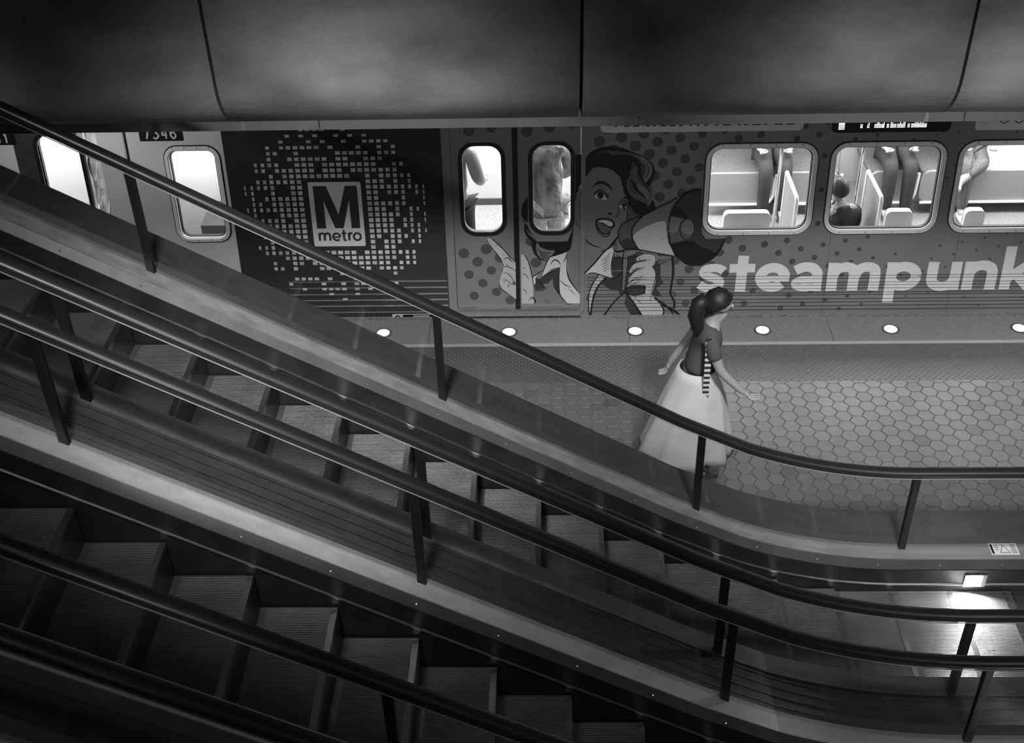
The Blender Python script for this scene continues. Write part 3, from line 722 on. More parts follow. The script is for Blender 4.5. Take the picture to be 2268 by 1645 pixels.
for pts in ([(1040,440),(1080,470),(1200,445),(1330,450)], [(1040,440),(1060,390),(1150,345),(1240,330),(1360,360),(1390,430),(1320,570)], [(920,660),(960,560),(1030,500),(1150,470),(1250,475)], [(930,690),(1040,600),(1130,590),(1220,570)],
            [(920,800),(960,710),(1060,630),(1200,600)], [(900,870),(1000,790),(1120,750),(1180,710)], [(870,930),(960,830),(1110,790),(1280,790)], [(900,940),(1020,860),(1120,840)], [(1310,520),(1390,680),(1380,800),(1340,960),(1310,1110),(1290,1250)], [(960,610),(990,650)], [(1060,410),(1110,430),(1100,460)], [(1050,1090),(1000,1160)], [(1060,1150),(1130,1220)]):
    Ln(pts, 1.7, BK, 10, R3)
A.mb.build('printed_woman', car, fix=False)

# print on the door leaves: pointing hand, collar, hair around the right window
A = Art(DB+.0008); P_ = A.poly; Ln = A.line
P_([(720,1500),(720,1180),(800,1160),(960,1000),(1060,1000),(1100,900),(1160,820),(1215,700),(1250,430),(1260,0),(1345,0),(1340,1500)], 'print_gray', 1, R2, False)
P_([(565,1500),(560,1440),(720,1440),(740,1500)], 'print_light', 1, R2, False)
P_([(700,1150),(790,1180),(960,1080),(1060,1030),(1060,1390),(960,1250),(880,1300),(740,1330)], 'print_dark', 2, R2, False)
P_([(840,1240),(900,1240),(965,1170),(970,1250),(1060,1400),(1140,1495),(740,1495),(725,1340),(860,1300)], 'print_gray', 3, R2, False)
P_([(1070,980),(1110,960),(1150,900),(1170,1150),(1240,1270),(1335,1385),(1330,1495),(1160,1495),(1060,1380),(1045,1180)], 'print_pale', 3, R2, False)
P_([(820,1150),(870,1000),(930,900),(1150,830),(1100,960),(1060,1020),(960,1040)], 'print_pale', 4, R2, False)
P_([(700,1160),(790,1110),(740,1160),(740,1240),(710,1250)], 'print_pale', 4, R2, False)
for pts, w in (([(820,1155),(870,1000),(930,890),(1040,850)], 2.2), ([(820,1160),(930,1090),(1060,1030)], 2.4), ([(930,1000),(980,930),(1040,950),(1070,1000)], 3), ([(1060,1020),(1045,1180),(1060,1380),(1150,1495)], 2.6),
               ([(1150,830),(1150,1050),(1180,1180),(1260,1300),(1340,1390)], 3), ([(1050,1180),(1120,1250),(1220,1290)], 2), ([(700,1150),(840,1060)], 2.4), ([(740,1160),(830,1250),(880,1310)], 2.4), ([(725,1335),(830,1325),(910,1280)], 1.8), ([(970,1260),(1060,1390)], 2.4), ([(1160,1290),(1270,1390)], 1.4), ([(720,1420),(745,1495)], 3.5), ([(850,1440),(930,1495)], 1.5), ([(1260,410),(1290,480),(1340,545)], 1.6)):
    Ln(pts, w, BK, 6, R2)
# hair mass left of and under the right window
P_([(600,430),(640,480),(700,620),(760,690),(1160,690),(1240,480),(1215,700),(1190,800),(1080,850),(930,890),(880,950),(800,930),(720,850),(690,760),(690,690),(620,620),(590,540)], BK, 4, R2, False)
P_([(556,380),(560,230),(590,160),(640,110),(640,440),(580,420)], BK, 4, R2, False)
P_([(762,700),(800,760),(900,800),(990,810),(960,860),(880,940),(790,890),(750,800)], 'print_gray', 5, R2)
for k in range(6): Ln([(750+k*14,770+k*26),(840,830+k*18),(960-k*14,830+k*18)], 1.8, BK, 6, R2)
Ln([(640,115),(575,190),(545,280),(560,370),(640,450)], 2.6, 'print_gray', 6, R2); Ln([(560,420),(640,480),(660,560)], 2, 'print_gray', 6, R2); Ln([(620,520),(660,600),(740,660)], 2, 'print_gray', 6, R2)
Ln([(640,560),(690,620),(745,680)], 1.6, 'print_gray', 6, R2)
P_([(1255,20),(1310,0),(1270,70),(1275,150),(1250,100)], BK, 5, R2, False)
P_([(75,230),(190,225),(190,640),(110,760),(105,890),(80,850)], BK, 5, R1, False)
# pointing hand: index finger, folded fingers, thumb
hand = 'print_light'
P_([(105,650),(150,645),(200,690),(330,810),(400,900),(480,960),(488,1440),(400,1380),(300,1300),(270,1220),(300,1100),(318,990),(290,910),(200,800),(120,700)], hand, 6, R2, False)
P_([(552,860),(585,850),(650,970),(690,1120),(720,1250),(715,1400),(640,1495),(560,1495)], hand, 6, R2, False)
P_([(440,1215),(475,1215),(480,1250),(450,1255)], 'print_mid', 8, R2)
for pts, w in (([(100,650),(150,740),(260,880),(318,990),(315,1010)], 1.8), ([(150,640),(220,690),(330,800),(420,900),(480,955)], 2), ([(315,960),(340,910),(390,905),(430,950),(485,960)], 2), ([(310,1020),(370,1015),(450,1050),(488,1080)], 1.8), ([(305,1110),(350,1095),(410,1130),(450,1200),(488,1210)], 1.8),
               ([(305,1165),(370,1190),(420,1240),(480,1255)], 1.5), ([(270,1220),(280,1290),(380,1370),(500,1450)], 2), ([(310,1220),(370,1185)], 1.4), ([(380,1290),(400,1230)], 1.4), ([(215,750),(245,740)], 1.2), ([(310,865),(330,850)], 1.2), ([(355,970),(390,1020)], 1.4),
               ([(560,860),(600,870),(650,960),(690,1110),(715,1260),(715,1380)], 2.2), ([(560,1110),(610,1120),(655,1185)], 1.6), ([(560,1300),(610,1330),(620,1390)], 1.5), ([(570,1020),(610,1050)], 1.4), ([(700,1400),(650,1460)], 1.8), ([(300,1100),(318,1010)], 1.6)):
    Ln(pts, w, BK, 8, R2)
A.mb.build('printed_hand', car, fix=False)

# ------------------------------------------------------------ lettering
q = MB()
w0 = PW(1900, 643)[1]; w1 = PW(1900, 581)[1]; XH = w1-w0
def glyph(x0, x1, strokes, mb=None, base=w0, xh=XH, mat='print_letter', off=.0044, sw=.34, ytop=643):
    mb = mb or q; ua, ub = PW(x0, ytop)[0], PW(x1, ytop)[0]
    for n_, st in enumerate(strokes):
        k = st[1] if len(st) > 1 and not isinstance(st[1], tuple) else 1.
        pts = st[0] if isinstance(st[0], list) else st
        p2 = cr(pts, 6, False) if len(pts) > 2 else pts
        ribbon(mb, [(ua+(ub-ua)*a, base+xh*b) for a, b in p2], sw*xh*k, off+n_*.0003, mat)
def ell(cx, cy, rx, ry, a0, a1, n=22): return [(cx+rx*cos(radians(a0+(a1-a0)*k/n)), cy+ry*sin(radians(a0+(a1-a0)*k/n))) for k in range(n+1)]
glyph(1544, 1604, [([(.93,.74),(.78,.83),(.52,.86),(.26,.80),(.20,.67),(.36,.57),(.62,.48),(.80,.38),(.76,.22),(.50,.13),(.24,.17),(.06,.28)], .85)])
glyph(1612, 1668, [([(.52,1.28),(.47,0)],), ([(.0,.84),(1.0,.84)], .9)])
glyph(1671, 1745, [(ell(.5,.5,.36,.345,0,320),), ([(.18,.46),(1.0,.46)], .62)])
glyph(1750, 1818, [([(.10,.74),(.34,.85),(.62,.84),(.80,.68),(.82,.5),(.82,0)],), (ell(.46,.27,.32,.14,20,345), .82)])
glyph(1828, 1944, [([(.10,0),(.10,1)],), ([(.10,.5),(.16,.74),(.30,.84),(.42,.82),(.50,.66),(.50,0)],), ([(.52,.5),(.58,.74),(.70,.84),(.82,.82),(.90,.66),(.90,0)],)])
glyph(1957, 2034, [([(.15,1),(.15,-.44)],), (ell(.5,.5,.36,.345,0,360),)])
glyph(2048, 2120, [([(.85,1),(.85,0)],), ([(.85,.5),(.76,.24),(.55,.14),(.30,.17),(.15,.36),(.15,1)],)])
glyph(2128, 2200, [([(.15,0),(.15,1)],), ([(.15,.5),(.24,.74),(.45,.86),(.70,.83),(.85,.64),(.85,0)],)])
glyph(2211, 2284, [([(.15,0),(.15,1.52)],), ([(.18,.38),(.85,.98)], .95), ([(.42,.56),(.92,.02)], .95)])
q.build('lettering', car, fix=False)
# metro logo
q = MB()
RZ2 = lambda x, y: (500+x/3.577, 260+y/3.577)
def zl(p): return PW(*RZ2(*p))
a = zl((672, 765)); b = zl((1092, 765)); t = zl((880, 510)); d = zl((890, 1019))
LB = (a[0]+.004, b[0]-.004, d[1], t[1]); slab(q, rrect(*LB, .018), (), None, .0030, 'print_white')
lw, lh = LB[1]-LB[0], LB[3]-LB[2]
def lg(x, y): return (LB[0]+lw*x, LB[2]+lh*y)
slab(q, [lg(*p) for p in [(.09,.94),(.34,.94),(.53,.50),(.70,.94),(.925,.94),(.925,.285),(.755,.285),(.755,.72),(.60,.285),(.44,.285),(.265,.72),(.265,.285),(.09,.285)]], (), None, .0036, 'print_dark')
def lgl(x0, x1, strokes, sw=.2):
    for n_, (st, k) in enumerate(strokes):
        p2 = cr(st, 5, False) if len(st) > 2 else st
        ribbon(q, [lg(x0+(x1-x0)*a_, .09+.125*b_) for a_, b_ in p2], .020*k, .0036+n_*.0003, 'print_dark')
lgl(.10, .34, [([(.08,0),(.08,1)], 1), ([(.08,.6),(.2,.9),(.36,.92),(.48,.75),(.48,0)], 1), ([(.50,.6),(.62,.9),(.78,.92),(.92,.75),(.92,0)], 1)])
lgl(.37, .53, [(ell(.5,.48,.42,.44,0,320), 1), ([(.1,.45),(.95,.45)], .8)])
lgl(.55, .64, [([(.5,1.35),(.5,.15),(.95,.06)], 1), ([(.0,.92),(1,.92)], .9)])
lgl(.68, .76, [([(.15,0),(.15,1)], 1), ([(.15,.6),(.5,.92),(1,.92)], 1)])
lgl(.77, .93, [(ell(.5,.48,.42,.44,0,360), 1)])
q.build('metro_logo', car, fix=False)
q = MB(); rnd = random.Random(11); slab(q, [(uM, WB), (uD, WB), (uD, WT), (uM, WT)], (), -.07, 0, 'wrap_logo')
cc = zl((880, 770)); RXm = (zl((1625, 770))[0]-zl((155, 770))[0])/2; cw = (zl((1160, 690))[0]-zl((890, 690))[0])/5; chh = (zl((890, 520))[1]-zl((890, 955))[1])/10
for i in range(-14, 15):
    for j in range(-17, 18):
        u, w = cc[0]+cw*i, cc[1]+chh*j
        rn = sqrt((u-cc[0])**2+(w-cc[1])**2)/RXm
        if rn > 1.01 or (LB[0]-cw*.35 < u < LB[1]+cw*.35 and LB[2]-chh*.35 < w < LB[3]+chh*.35): continue
        pr = 1 if rn < .42 else max(.34, 1-1.0*(rn-.42))
        if rnd.random() > pr or w < .06: continue
        sx = sqrt(max(.06, 1-((u-cc[0])/RXm)**2)); sy = sqrt(max(.1, 1-((w-cc[1])/RXm)**2))
        hx, hy = cw*.36*sx, chh*.36*(.35+.65*sy)
        slab(q, [(u-hx, w-hy), (u+hx, w-hy), (u+hx, w+hy), (u-hx, w+hy)], (), None, .0058, 'print_light' if rnd.random() < .25 else 'print_pale')
q.build('logo_panel', car, fix=False)
# car number plate: pale digits on black
def digits(mb, x0, x1, y0, y1, strokes_list, off):
    a, b, c, d = box4(x0, y0, x1, y1); slab(mb, [(a, c), (b, c), (b, d), (a, d)], (), 0, off, 'print_black')
    return a, b, c, d
D7 = [[(0,1),(1,1),(.35,0)]]; D3 = [[(0,.9),(.5,1),(.9,.78),(.5,.53)], [(.5,.53),(1,.27),(.5,0),(0,.12)]]
D4 = [[(.75,0),(.75,1)], [(.75,1),(0,.3)], [(0,.3),(1,.3)]]; D6 = [[(.85,.95),(.35,.9),(.05,.5),(.05,.25),(.5,0),(.95,.25),(.5,.55),(.1,.35)]]; D1 = [[(.5,0),(.5,1)], [(.5,1),(.15,.8)]]
def plate(parent, x0, x1, yb, hpx, digs, name='number_plate'):
    a, b, c, d = box4(x0, yb-hpx, x1, yb); q = MB(); slab(q, [(a, c), (b, c), (b, d), (a, d)], (), 0, .004, 'print_black')
    n = len(digs); W_ = (b-a); H_ = d-c
    for k, dg in enumerate(digs):
        ox = a+W_*(.10+.8*(k+.1)/n); dw = W_*.8/n*.62
        for st in dg:
            ribbon(q, [(ox+dw*s[0], c+H_*(.14+.72*s[1])) for s in (cr(st, 4, False) if len(st) > 3 else st)], .015, .0046, 'print_pale')
    q.build(name, parent, fix=False)
plate(car, 307, 404, 312, 38, [D7, D3, D4, D6])
# instruction placard under the logo panel, white letterboard bands, destination display
q = MB(); a, b, c, d = box4(869, 695, 962, 709.5)
slab(q, rrect(a, b, c, d, .008), (), 0, .006, 'print_pale'); h = d-c
for uu in (a+.052,):
    rr_ = .026; slab(q, [(uu+rr_*cos(2*pi*k/16), (c+d)/2+rr_*sin(2*pi*k/16)) for k in range(16)], (), None, .0066, 'print_black')
    slab(q, [(uu-.012, (c+d)/2+.002), (uu+.012, (c+d)/2+.002), (uu, (c+d)/2-.017)], (), None, .0072, 'print_pale'); ribbon(q, [(uu, (c+d)/2+.016), (uu, (c+d)/2)], .007, .0072, 'print_pale')
slab(q, [(a+.10, (c+d)/2), (b-.006, (c+d)/2), (b-.006, d-.005), (a+.10, d-.005)], (), None, .0066, 'print_black')
for k in range(11): slab(q, [(a+.20+k*.014, (c+d)/2+.008), (a+.21+k*.014, (c+d)/2+.008), (a+.21+k*.014, d-.013), (a+.20+k*.014, d-.013)], (), None, .0072, 'print_pale')
for k in range(17): slab(q, [(a+.155+k*.0145, c+.006), (a+.165+k*.0145, c+.006), (a+.165+k*.0145, (c+d)/2-.006), (a+.155+k*.0145, (c+d)/2-.006)], (), None, .0066, 'print_black')
q.build('instruction_placard', car, fix=False)
q = MB(); a, b, c, d = box4(972, 693, 1000, 706); slab(q, rrect(a, b, c, d, .008), (), 0, .006, 'print_pale')
slab(q, [((a+b)/2+.024*cos(2*pi*k/16), (c+d)/2+.024*sin(2*pi*k/16)) for k in range(16)], (), None, .0066, 'print_black')
slab(q, [((a+b)/2-.011, (c+d)/2+.004), ((a+b)/2+.011, (c+d)/2+.004), ((a+b)/2, (c+d)/2-.012)], (), None, .0072, 'print_pale'); q.build('instruction_placard', car, fix=False)
q = MB(); a, b, c, d = box4(1330, 262, 1780, 291); slab(q, rrect(a, b, c, c+.30, .05), (), 0, .005, 'print_pale')
x = a+.12
while x < b-.1:
    wl = rnd.choice((.022, .03, .05, .07)); slab(q, [(x, c+.052), (x+wl, c+.052), (x+wl, c+.066), (x, c+.066)], (), None, .0056, 'print_black')
    for uu in (x, x+wl-.012): slab(q, [(uu, c+.06), (uu+.014, c+.06), (uu+.014, c+.17), (uu, c+.17)], (), None, .0056, 'print_black')
    x += wl+rnd.choice((.03, .04, .06))
q.build('letter_board', car, fix=False)
q = MB(); a, b, c, d = box4(2160, 262, 2330, 287); slab(q, rrect(a, b+.4, c, c+.30, .03), (), 0, .005, 'print_pale')
for k in range(6):
    u = a+.24+k*.125; ribbon(q, cr([(u-.032, c+.105), (u, c+.085), (u+.032, c+.105)], 4, False), .008, .0056, 'print_black'); ribbon(q, cr([(u-.04, c+.085), (u, c+.06), (u+.04, c+.085)], 4, False), .008, .0056, 'print_black')
q.build('letter_board', car, fix=False)
q = MB(); a, b, c, d = box4(1842, 262, 2106, 292); slab(q, rrect(a, b, c, c+.34, .045), (), 0, .008, 'print_black')
disp = q.build('destination_display', car)
q = MB(); cl = w_ = PW(1950, 281)[1]
def dot(u, w, r=.0036): slab(q, [(u+r*cos(pi/3*k), w+r*sin(pi/3*k)) for k in range(6)], (), None, .0095, 'led')
FONT = {'E': ('11111', '10000', '11110', '10000', '11111'), }
lx = [(1858, 5, 9), (1906, 2, 6), (1921, 2, 6), (1937, 8, 6), (1954, 2, 6), (1964, 2, 6), (1972, 5, 6), (1987, 5, 6), (2000, 2, 6), (2010, 2, 6), (2018, 5, 6), (2031, 8, 6)]
for x, n, rows in lx:
    u = PW(x, 281)[0]
    for k in range(n):
        for r in range(8 if x > 1880 else 12):
            if r in (0, 1, 2) or rnd.random() < .3 or x < 1880: dot(u+k*.0105, w_+(r-(1 if x < 1880 else 0))*.0125)
q.build('led_dots', disp, fix=False)

# ------------------------------------------------------------ interior fittings
def trans_bench(x, y0, y1, face, lab):
    t = thing('car_seat', (x, (y0+y1)/2, 0), lab, 'seat', 'seats inside the train')
    q = MB(); q.prism([(y0, .40), (y1, .40), (y1, .46), (y0, .46)], x-.21, x+.21, 'seat_cushion'); q.build('seat', t, bevel=.02)
    q = MB(); xb = x+face*-.23; vs = [(xb, y0, .40), (xb, y1, .40), (xb-face*.09, y1, .98), (xb-face*.09, y0, .98), (xb-face*.05, y0, .40), (xb-face*.05, y1, .40), (xb-face*.14, y1, .98), (xb-face*.14, y0, .98)]
    q.add(vs, [(0,1,2,3),(7,6,5,4),(0,4,5,1),(1,5,6,2),(2,6,7,3),(3,7,4,0)], 'seat_shell'); q.build('backrest', t, bevel=.02)
    q = MB(); q.box(x-.18, x+.18, y1-.25, y1-.05, -.01, .39, 'frame_metal'); q.build('seat_base', t)
    q = MB(); q.tube([(xb-face*.115, y0, .99), (xb-face*.115, y1, .99)], .014, 'chrome', 8); q.build('grab_rail', t)
def wall_seat(x0, x1, lab, mt='seat_shell', mc='seat_cushion'):                                # bench along the far wall with a rounded shell and bright lower trim
    YS = 11.30
    t = thing('side_bench', ((x0+x1)/2, 11.6, 0), lab, 'seat', 'benches along the far side of the train')
    q = MB(); q.box(x0, x1, YS+.05, YF_-.1, .40, .46, mc); q.build('seat', t, bevel=.02)
    q = MB(); q.box(x0, x1, YF_-.12, YF_-.01, .46, 1.05, mt); q.build('backrest', t, bevel=.02)
    q = MB(); r = rrect(x0, x1, .12, .47, .10); n = len(r)
    q.add([(p[0], YS, p[1]) for p in r]+[(p[0], YS+.04, p[1]) for p in r], [(k, (k+1)%n, n+(k+1)%n, n+k) for k in range(n)]+[tuple(range(n)), tuple(range(n, 2*n))[::-1]], 'seat_shell')
    q.build('front_shell', t)
    q = MB(); q.tube([(x0+.02, YS-.015, .12), (x1-.1, YS-.015, .12), (x1-.03, YS-.015, .15), (x1, YS-.015, .22), (x1+.01, YS-.015, .46)], .016, 'white_metal', 8); q.build('trim_tube', t)
    q = MB(); q.box(x0+.05, x1-.05, YS+.25, YF_-.1, -.012, .40, 'car_wall'); q.build('seat_base', t)
def pole(x, y, lab):
    q = MB(); q.tube([(x, y, -.012), (x, y, 2.105)], .017, 'chrome', 12); tag(q.build('grab_pole', smooth=True), lab, 'pole', 'grab poles inside the train')
def windscreen(x, y0, y1, lab):
    t = thing('windscreen', (x, y1, 0), lab, 'partition', 'partitions inside the train')
    q = MB(); q.box(x-.006, x+.006, y0+.02, y1-.02, .22, .98, 'seat_shell'); q.build('panel', t)
    q = MB(); q.tube([(x, y1, -.01), (x, y1, .99), (x, y0+.03, 1.0), (x, y0, .97), (x, y0, .2), (x, y1, .2)], .018, 'white_metal', 10); q.build('frame', t, smooth=True)
wx = at_y(1764, 452, 9.75).x
windscreen(wx, 9.75, 10.30, 'glass draught screen with white frame seen in the first window right of the megaphone')
pole(at_y(1731, 350, 10.36).x, 10.38, 'upright pole behind the draught screen in the first large window')
wx2 = at_y(1952, 445, 9.75).x
windscreen(wx2, 9.75, 10.30, 'white framed draught screen right of the seated passenger in the middle large window')
pole(at_y(1911, 350, 10.36).x, 10.38, 'upright pole above the seated passenger in the middle large window')
wall_seat(at_y(1560, 400, 11.30).x, at_y(1716, 400, 11.30).x, 'pale far side bench at the left in the first large window')
wall_seat(at_y(1722, 400, 11.30).x, at_y(1860, 400, 11.30).x, 'far side bench behind the draught screen of the first large window')
wall_seat(at_y(2040, 400, 11.30).x, at_y(2130, 400, 11.30).x, 'far side bench at the right in the middle large window')
wall_seat(at_y(1925, 400, 11.30).x, at_y(2030, 400, 11.30).x, 'far side bench under the dark trousered passenger in the middle large window')
wall_seat(at_y(2140, 400, 11.30).x, at_y(2420, 400, 11.30).x, 'far side bench behind the white shoes in the window at the right edge', 'print_white', 'print_white')  # cushion and backrest whitened to paint in the overexposed glow on this side
for px0, px1, lb in ((1600, 1702, 'white seat back rising along the bottom of the first large window'), (1955, 2014, 'white seat back at the bottom right of the middle large window'), (2128, 2172, 'white seat back at the bottom left of the window at the right edge')):
    a = at_y(px0, 503, 9.70); b = at_y(px1, 503, 9.70)
    t = thing('aisle_seat', ((a.x+b.x)/2, 9.8, 0), lb, 'seat', 'white seat backs by the windows')
    q = MB(); r = rrect(a.x, b.x, .35, .905, .05); n = len(r)
    q.add([(p[0], 9.66, p[1]) for p in r]+[(p[0], 9.73, p[1]) for p in r], [(k, (k+1)%n, n+(k+1)%n, n+k) for k in range(n)]+[tuple(range(n)), tuple(range(n, 2*n))[::-1]], 'print_white'); q.build('backrest', t)
    q = MB(); q.box(a.x, b.x, 9.73, 10.15, .38, .44, 'seat_cushion'); q.build('seat', t); q = MB(); q.box(a.x+.05, b.x-.05, 9.8, 10.1, -.012, .38, 'car_wall'); q.build('seat_base', t)
# low partition behind the doors and cab bulkhead seen in the left window
q = MB(); a = at_y(1035, 408, 11.6); q.box(a.x-.3, a.x+2.0, 11.6, 11.66, -.01, .95, 'car_wall'); q.box(a.x-.3, a.x+2.0, 11.585, 11.60, -.01, .06, 'body_dark')
tag(q.build('low_partition'), 'pale low partition inside the train behind the dotted doors', 'partition')
a0 = at_y(455, 470, 10.0)
q = MB(); q.box(UL+.12, uM+.5, 10.25, 10.30, -.01, 2.0, 'car_wall'); blk = q.build('cab_bulkhead'); tag(blk, 'pale bulkhead panel seen through the cab side window', 'partition')
q = MB(); c0 = at_y(470, 515, 9.8); q.box(c0.x-.07, c0.x+.2, 9.72, 10.2, -.01, c0.z+.12, 'body_dark'); tag(q.build('cab_console'), 'dark console corner low in the cab side window', 'console')

# ------------------------------------------------------------ next car and the gap between the cars
car2 = thing('train_car', (-9, 11, -.9), 'next train car at the far left edge, plain metal with a dark framed bright window', 'train car')
U2 = PW(218, 450)[0]; U2a = PW(48, 400)[0]; U2b = PW(196, 430)[0]
Wd = box4(104, 300, 186, 492); Wd = (Wd[0]-.02, Wd[1]+.01, Wd[2]+.05, Wd[3])
def wp2(name, u0, u1, mat, holes=()):
    q = MB(); slab(q, [(u0, WB), (u1, WB), (u1, WT), (u0, WT)], holes, -.07, 0, mat); return q.build(name, car2)
wp2('side_panel', -13, U2a, 'body'); wp2('door_panel', U2a, U2b, 'body_dark', [rrect(*Wd, .10)])
q = MB(); rrstrip(q, Wd, .10, 0, .035, -.03, .012, 'rubber'); f = q.build('window_gasket', car2)
q = MB(); slab(q, rrect(Wd[0]-.01, Wd[1]+.01, Wd[2]-.01, Wd[3]+.01, .11), (), -.05, -.044, 'window_glass'); q.build('glass_pane', f)
q = MB(); slab(q, [(-13, -.3), (U2b, -.3), (U2b, WB-.003), (-13, WB-.003)], (), -.1, -.012, 'body_dark'); q.build('skirt_panel', car2)
shell(-13, U2b, car2); plate(car2, -60, 34, 321, 30, [D3, D4, D4, D1])
q = MB(); q.box(U2b-1.2, U2b-.1, 10.3, 10.35, -.01, 2.0, 'car_wall'); q.build('partition', car2)
# gap: bellows, bright chain barrier, inner end panel
gp = thing('gangway_barrier', ((U2b+UL)/2, 9.6, 0), 'crumpled shiny barrier hanging in the gap between the two train cars', 'barrier')
ub0, ub1 = PW(190, 380)[0], PW(226, 380)[0]
q = MB(); N = 9; M_ = 12; vs = []
for j in range(M_+1):
    for i in range(N+1):
        w = .95+.95*j/M_; u = ub0+(ub1-ub0)*i/N*(1 if j > 4 else .5+.125*j)
        vs.append(W3(u, w, -.10+random.uniform(-.03, .03)))
q.add(vs, [(j*(N+1)+i, j*(N+1)+i+1, (j+1)*(N+1)+i+1, (j+1)*(N+1)+i) for j in range(M_) for i in range(N)], 'white_metal'); q.build('reflective_sheet', gp, fix=False)
q = MB(); slab(q, [(U2b+.01, WB), (PW(236, 430)[0]-.01, WB), (PW(236, 430)[0]-.01, 2.9), (U2b+.01, 2.9)], (), -.5, -.42, 'body_dark'); q.build('bellows', gp)
e0, e1 = PW(236, 430)[0], UL-.01
q = MB(); slab(q, [(e0, -.02), (e1, -.02), (e1, 3.0), (e0, 3.0)], (), -.12, -.02, 'body'); q.build('corner_panel', car)

# ------------------------------------------------------------ people
def grow(name, chains, root, mat, parent=None, sub=2, smooth=True):
    """chains: lists of (x,y,z,r); first point of a chain may be ('@', key) to branch. Grown as ONE continuous surface."""
    me = bpy.data.meshes.new('grow'); bm = bmesh.new(); sk = bm.verts.layers.skin.verify(); keys = {}
    for ch in chains:
        prev = None
        for p in ch:
            if isinstance(p, str): prev = keys[p]; continue
            k = None
            if len(p) == 5: k = p[4]
            v = bm.verts.new(p[:3]); v[sk].radius = (p[3], p[3])
            if not keys: v[sk].use_root = True
            keys[k or ('v%d' % len(keys))] = v
            if prev is not None: bm.edges.new((prev, v))
            prev = v
    bm.to_mesh(me); bm.free()
    o = bpy.data.objects.new('grow', me); C.objects.link(o)
    s = o.modifiers.new('skin', 'SKIN'); s.use_smooth_shade = True; s.branch_smoothing = .6
    ss = o.modifiers.new('sub', 'SUBSURF'); ss.levels = sub; ss.render_levels = sub
    dg = bpy.context.evaluated_depsgraph_get(); dg.update()
    nm = bpy.data.meshes.new_from_object(o.evaluated_get(dg)); bpy.data.objects.remove(o)
    nm.materials.clear(); nm.materials.append(MT[mat]); nm.name = name
    nm.polygons.foreach_set('use_smooth', [True]*len(nm.polygons))
    r = bpy.data.objects.new(name, nm); C.objects.link(r)
    if parent: r.parent = parent; r.matrix_parent_inverse = parent_world(parent).inverted()
    return r
def xf(chains, loc, ang):
    c, s = cos(ang), sin(ang)
    return [[p if isinstance(p, str) else (loc[0]+p[0]*c-p[1]*s, loc[1]+p[0]*s+p[1]*c, loc[2]+p[2])+tuple(p[3:]) for p in ch] for ch in chains]
def hand(w, d, side, key):                                # w wrist, d unit direction, fingers fan out sideways
    w = Vector(w); d = Vector(d).normalized(); sd = Vector((0, 0, 1)).cross(d); sd = sd.normalized() if sd.length > .2 else Vector((1, 0, 0)); dn = d.cross(sd)
    palm = w+d*.055; out = [[key, (*palm, .024, key+'p')]]
    for i, (off, ln) in enumerate(((-.030, .060), (-.010, .072), (.010, .068), (.028, .052))):
        a = palm+d*.035+sd*off; b = a+d*ln*.55+dn*.012; e = b+d*ln*.35+dn*.03
        out.append([key+'p', (*a, .0095), (*b, .0085), (*e, .0075)])
    a = w+d*.03+sd*side*.03; b = a+d*.03+sd*side*.022; e = b+d*.025
    out.append([key+'p', (*a, .0105), (*b, .0095), (*e, .0085)])
    return out
def face_parts(par, c, f, r, hair, loc=None):
    """eyes, ears and hair cap around head centre c, facing unit f"""
    f = Vector(f).normalized(); s = f.cross(Vector((0, 0, 1))).normalized(); c = Vector(c)
    q = MB()
    for sg in (-1, 1):
        e = c+f*r*.93+s*sg*r*.36+Vector((0, 0, r*.08)); q.tube([e-f*.006, e+f*.003], [.012, .009], 'print_white', 8); q.tube([e+f*.003, e+f*.005], .005, 'black', 8)
    q.build('eye', par)
    q = MB(); mth = c+f*r*.95-Vector((0, 0, r*.52)); q.tube([mth-s*.022, mth+f*.006, mth+s*.022], [.003, .006, .003], 'print_mid', 6); q.build('mouth', par)
    q = MB()
    N, M = 16, 9; vs = []
    for j in range(M+1):
        for i in range(N):
            a = 2*pi*i/N; fr = cos(a); b = radians(90-(68+48*(1-fr)*.5*1.15)*j/M); rr = r*(1.14+.05*sin(a*5+j))
            vs.append(c+Vector((0, 0, r*.16))+(f*cos(a)*cos(b)+s*sin(a)*cos(b)*.92)*rr-f*r*.10+Vector((0, 0, sin(b)*rr*1.06)))
    q.add(vs, [(j*N+i, j*N+(i+1)%N, (j+1)*N+(i+1)%N, (j+1)*N+i) for j in range(M) for i in range(N)], hair)
    return q.build('hair', par, smooth=True)
def head_chain(x, y, z, f, neck):                         # skull, jaw, nose grown from the neck
    fx, fy = f
    return [[neck, (x-.0*fx, y, z-.075, .056, 'jaw'), (x+.005*fx, y+.005*fy, z, .088, 'head'), (x, y, z+.055, .078)],
            ['jaw', (x+.055*fx, y+.055*fy, z-.075, .034)], ['head', (x+.085*fx, y+.085*fy, z-.012, .020), (x+.108*fx, y+.108*fy, z-.024, .010)],
            ['head', (x-.085*fy, y+.085*fx, z-.01, .016)], ['head', (x+.085*fy, y-.085*fx, z-.01, .016)]]
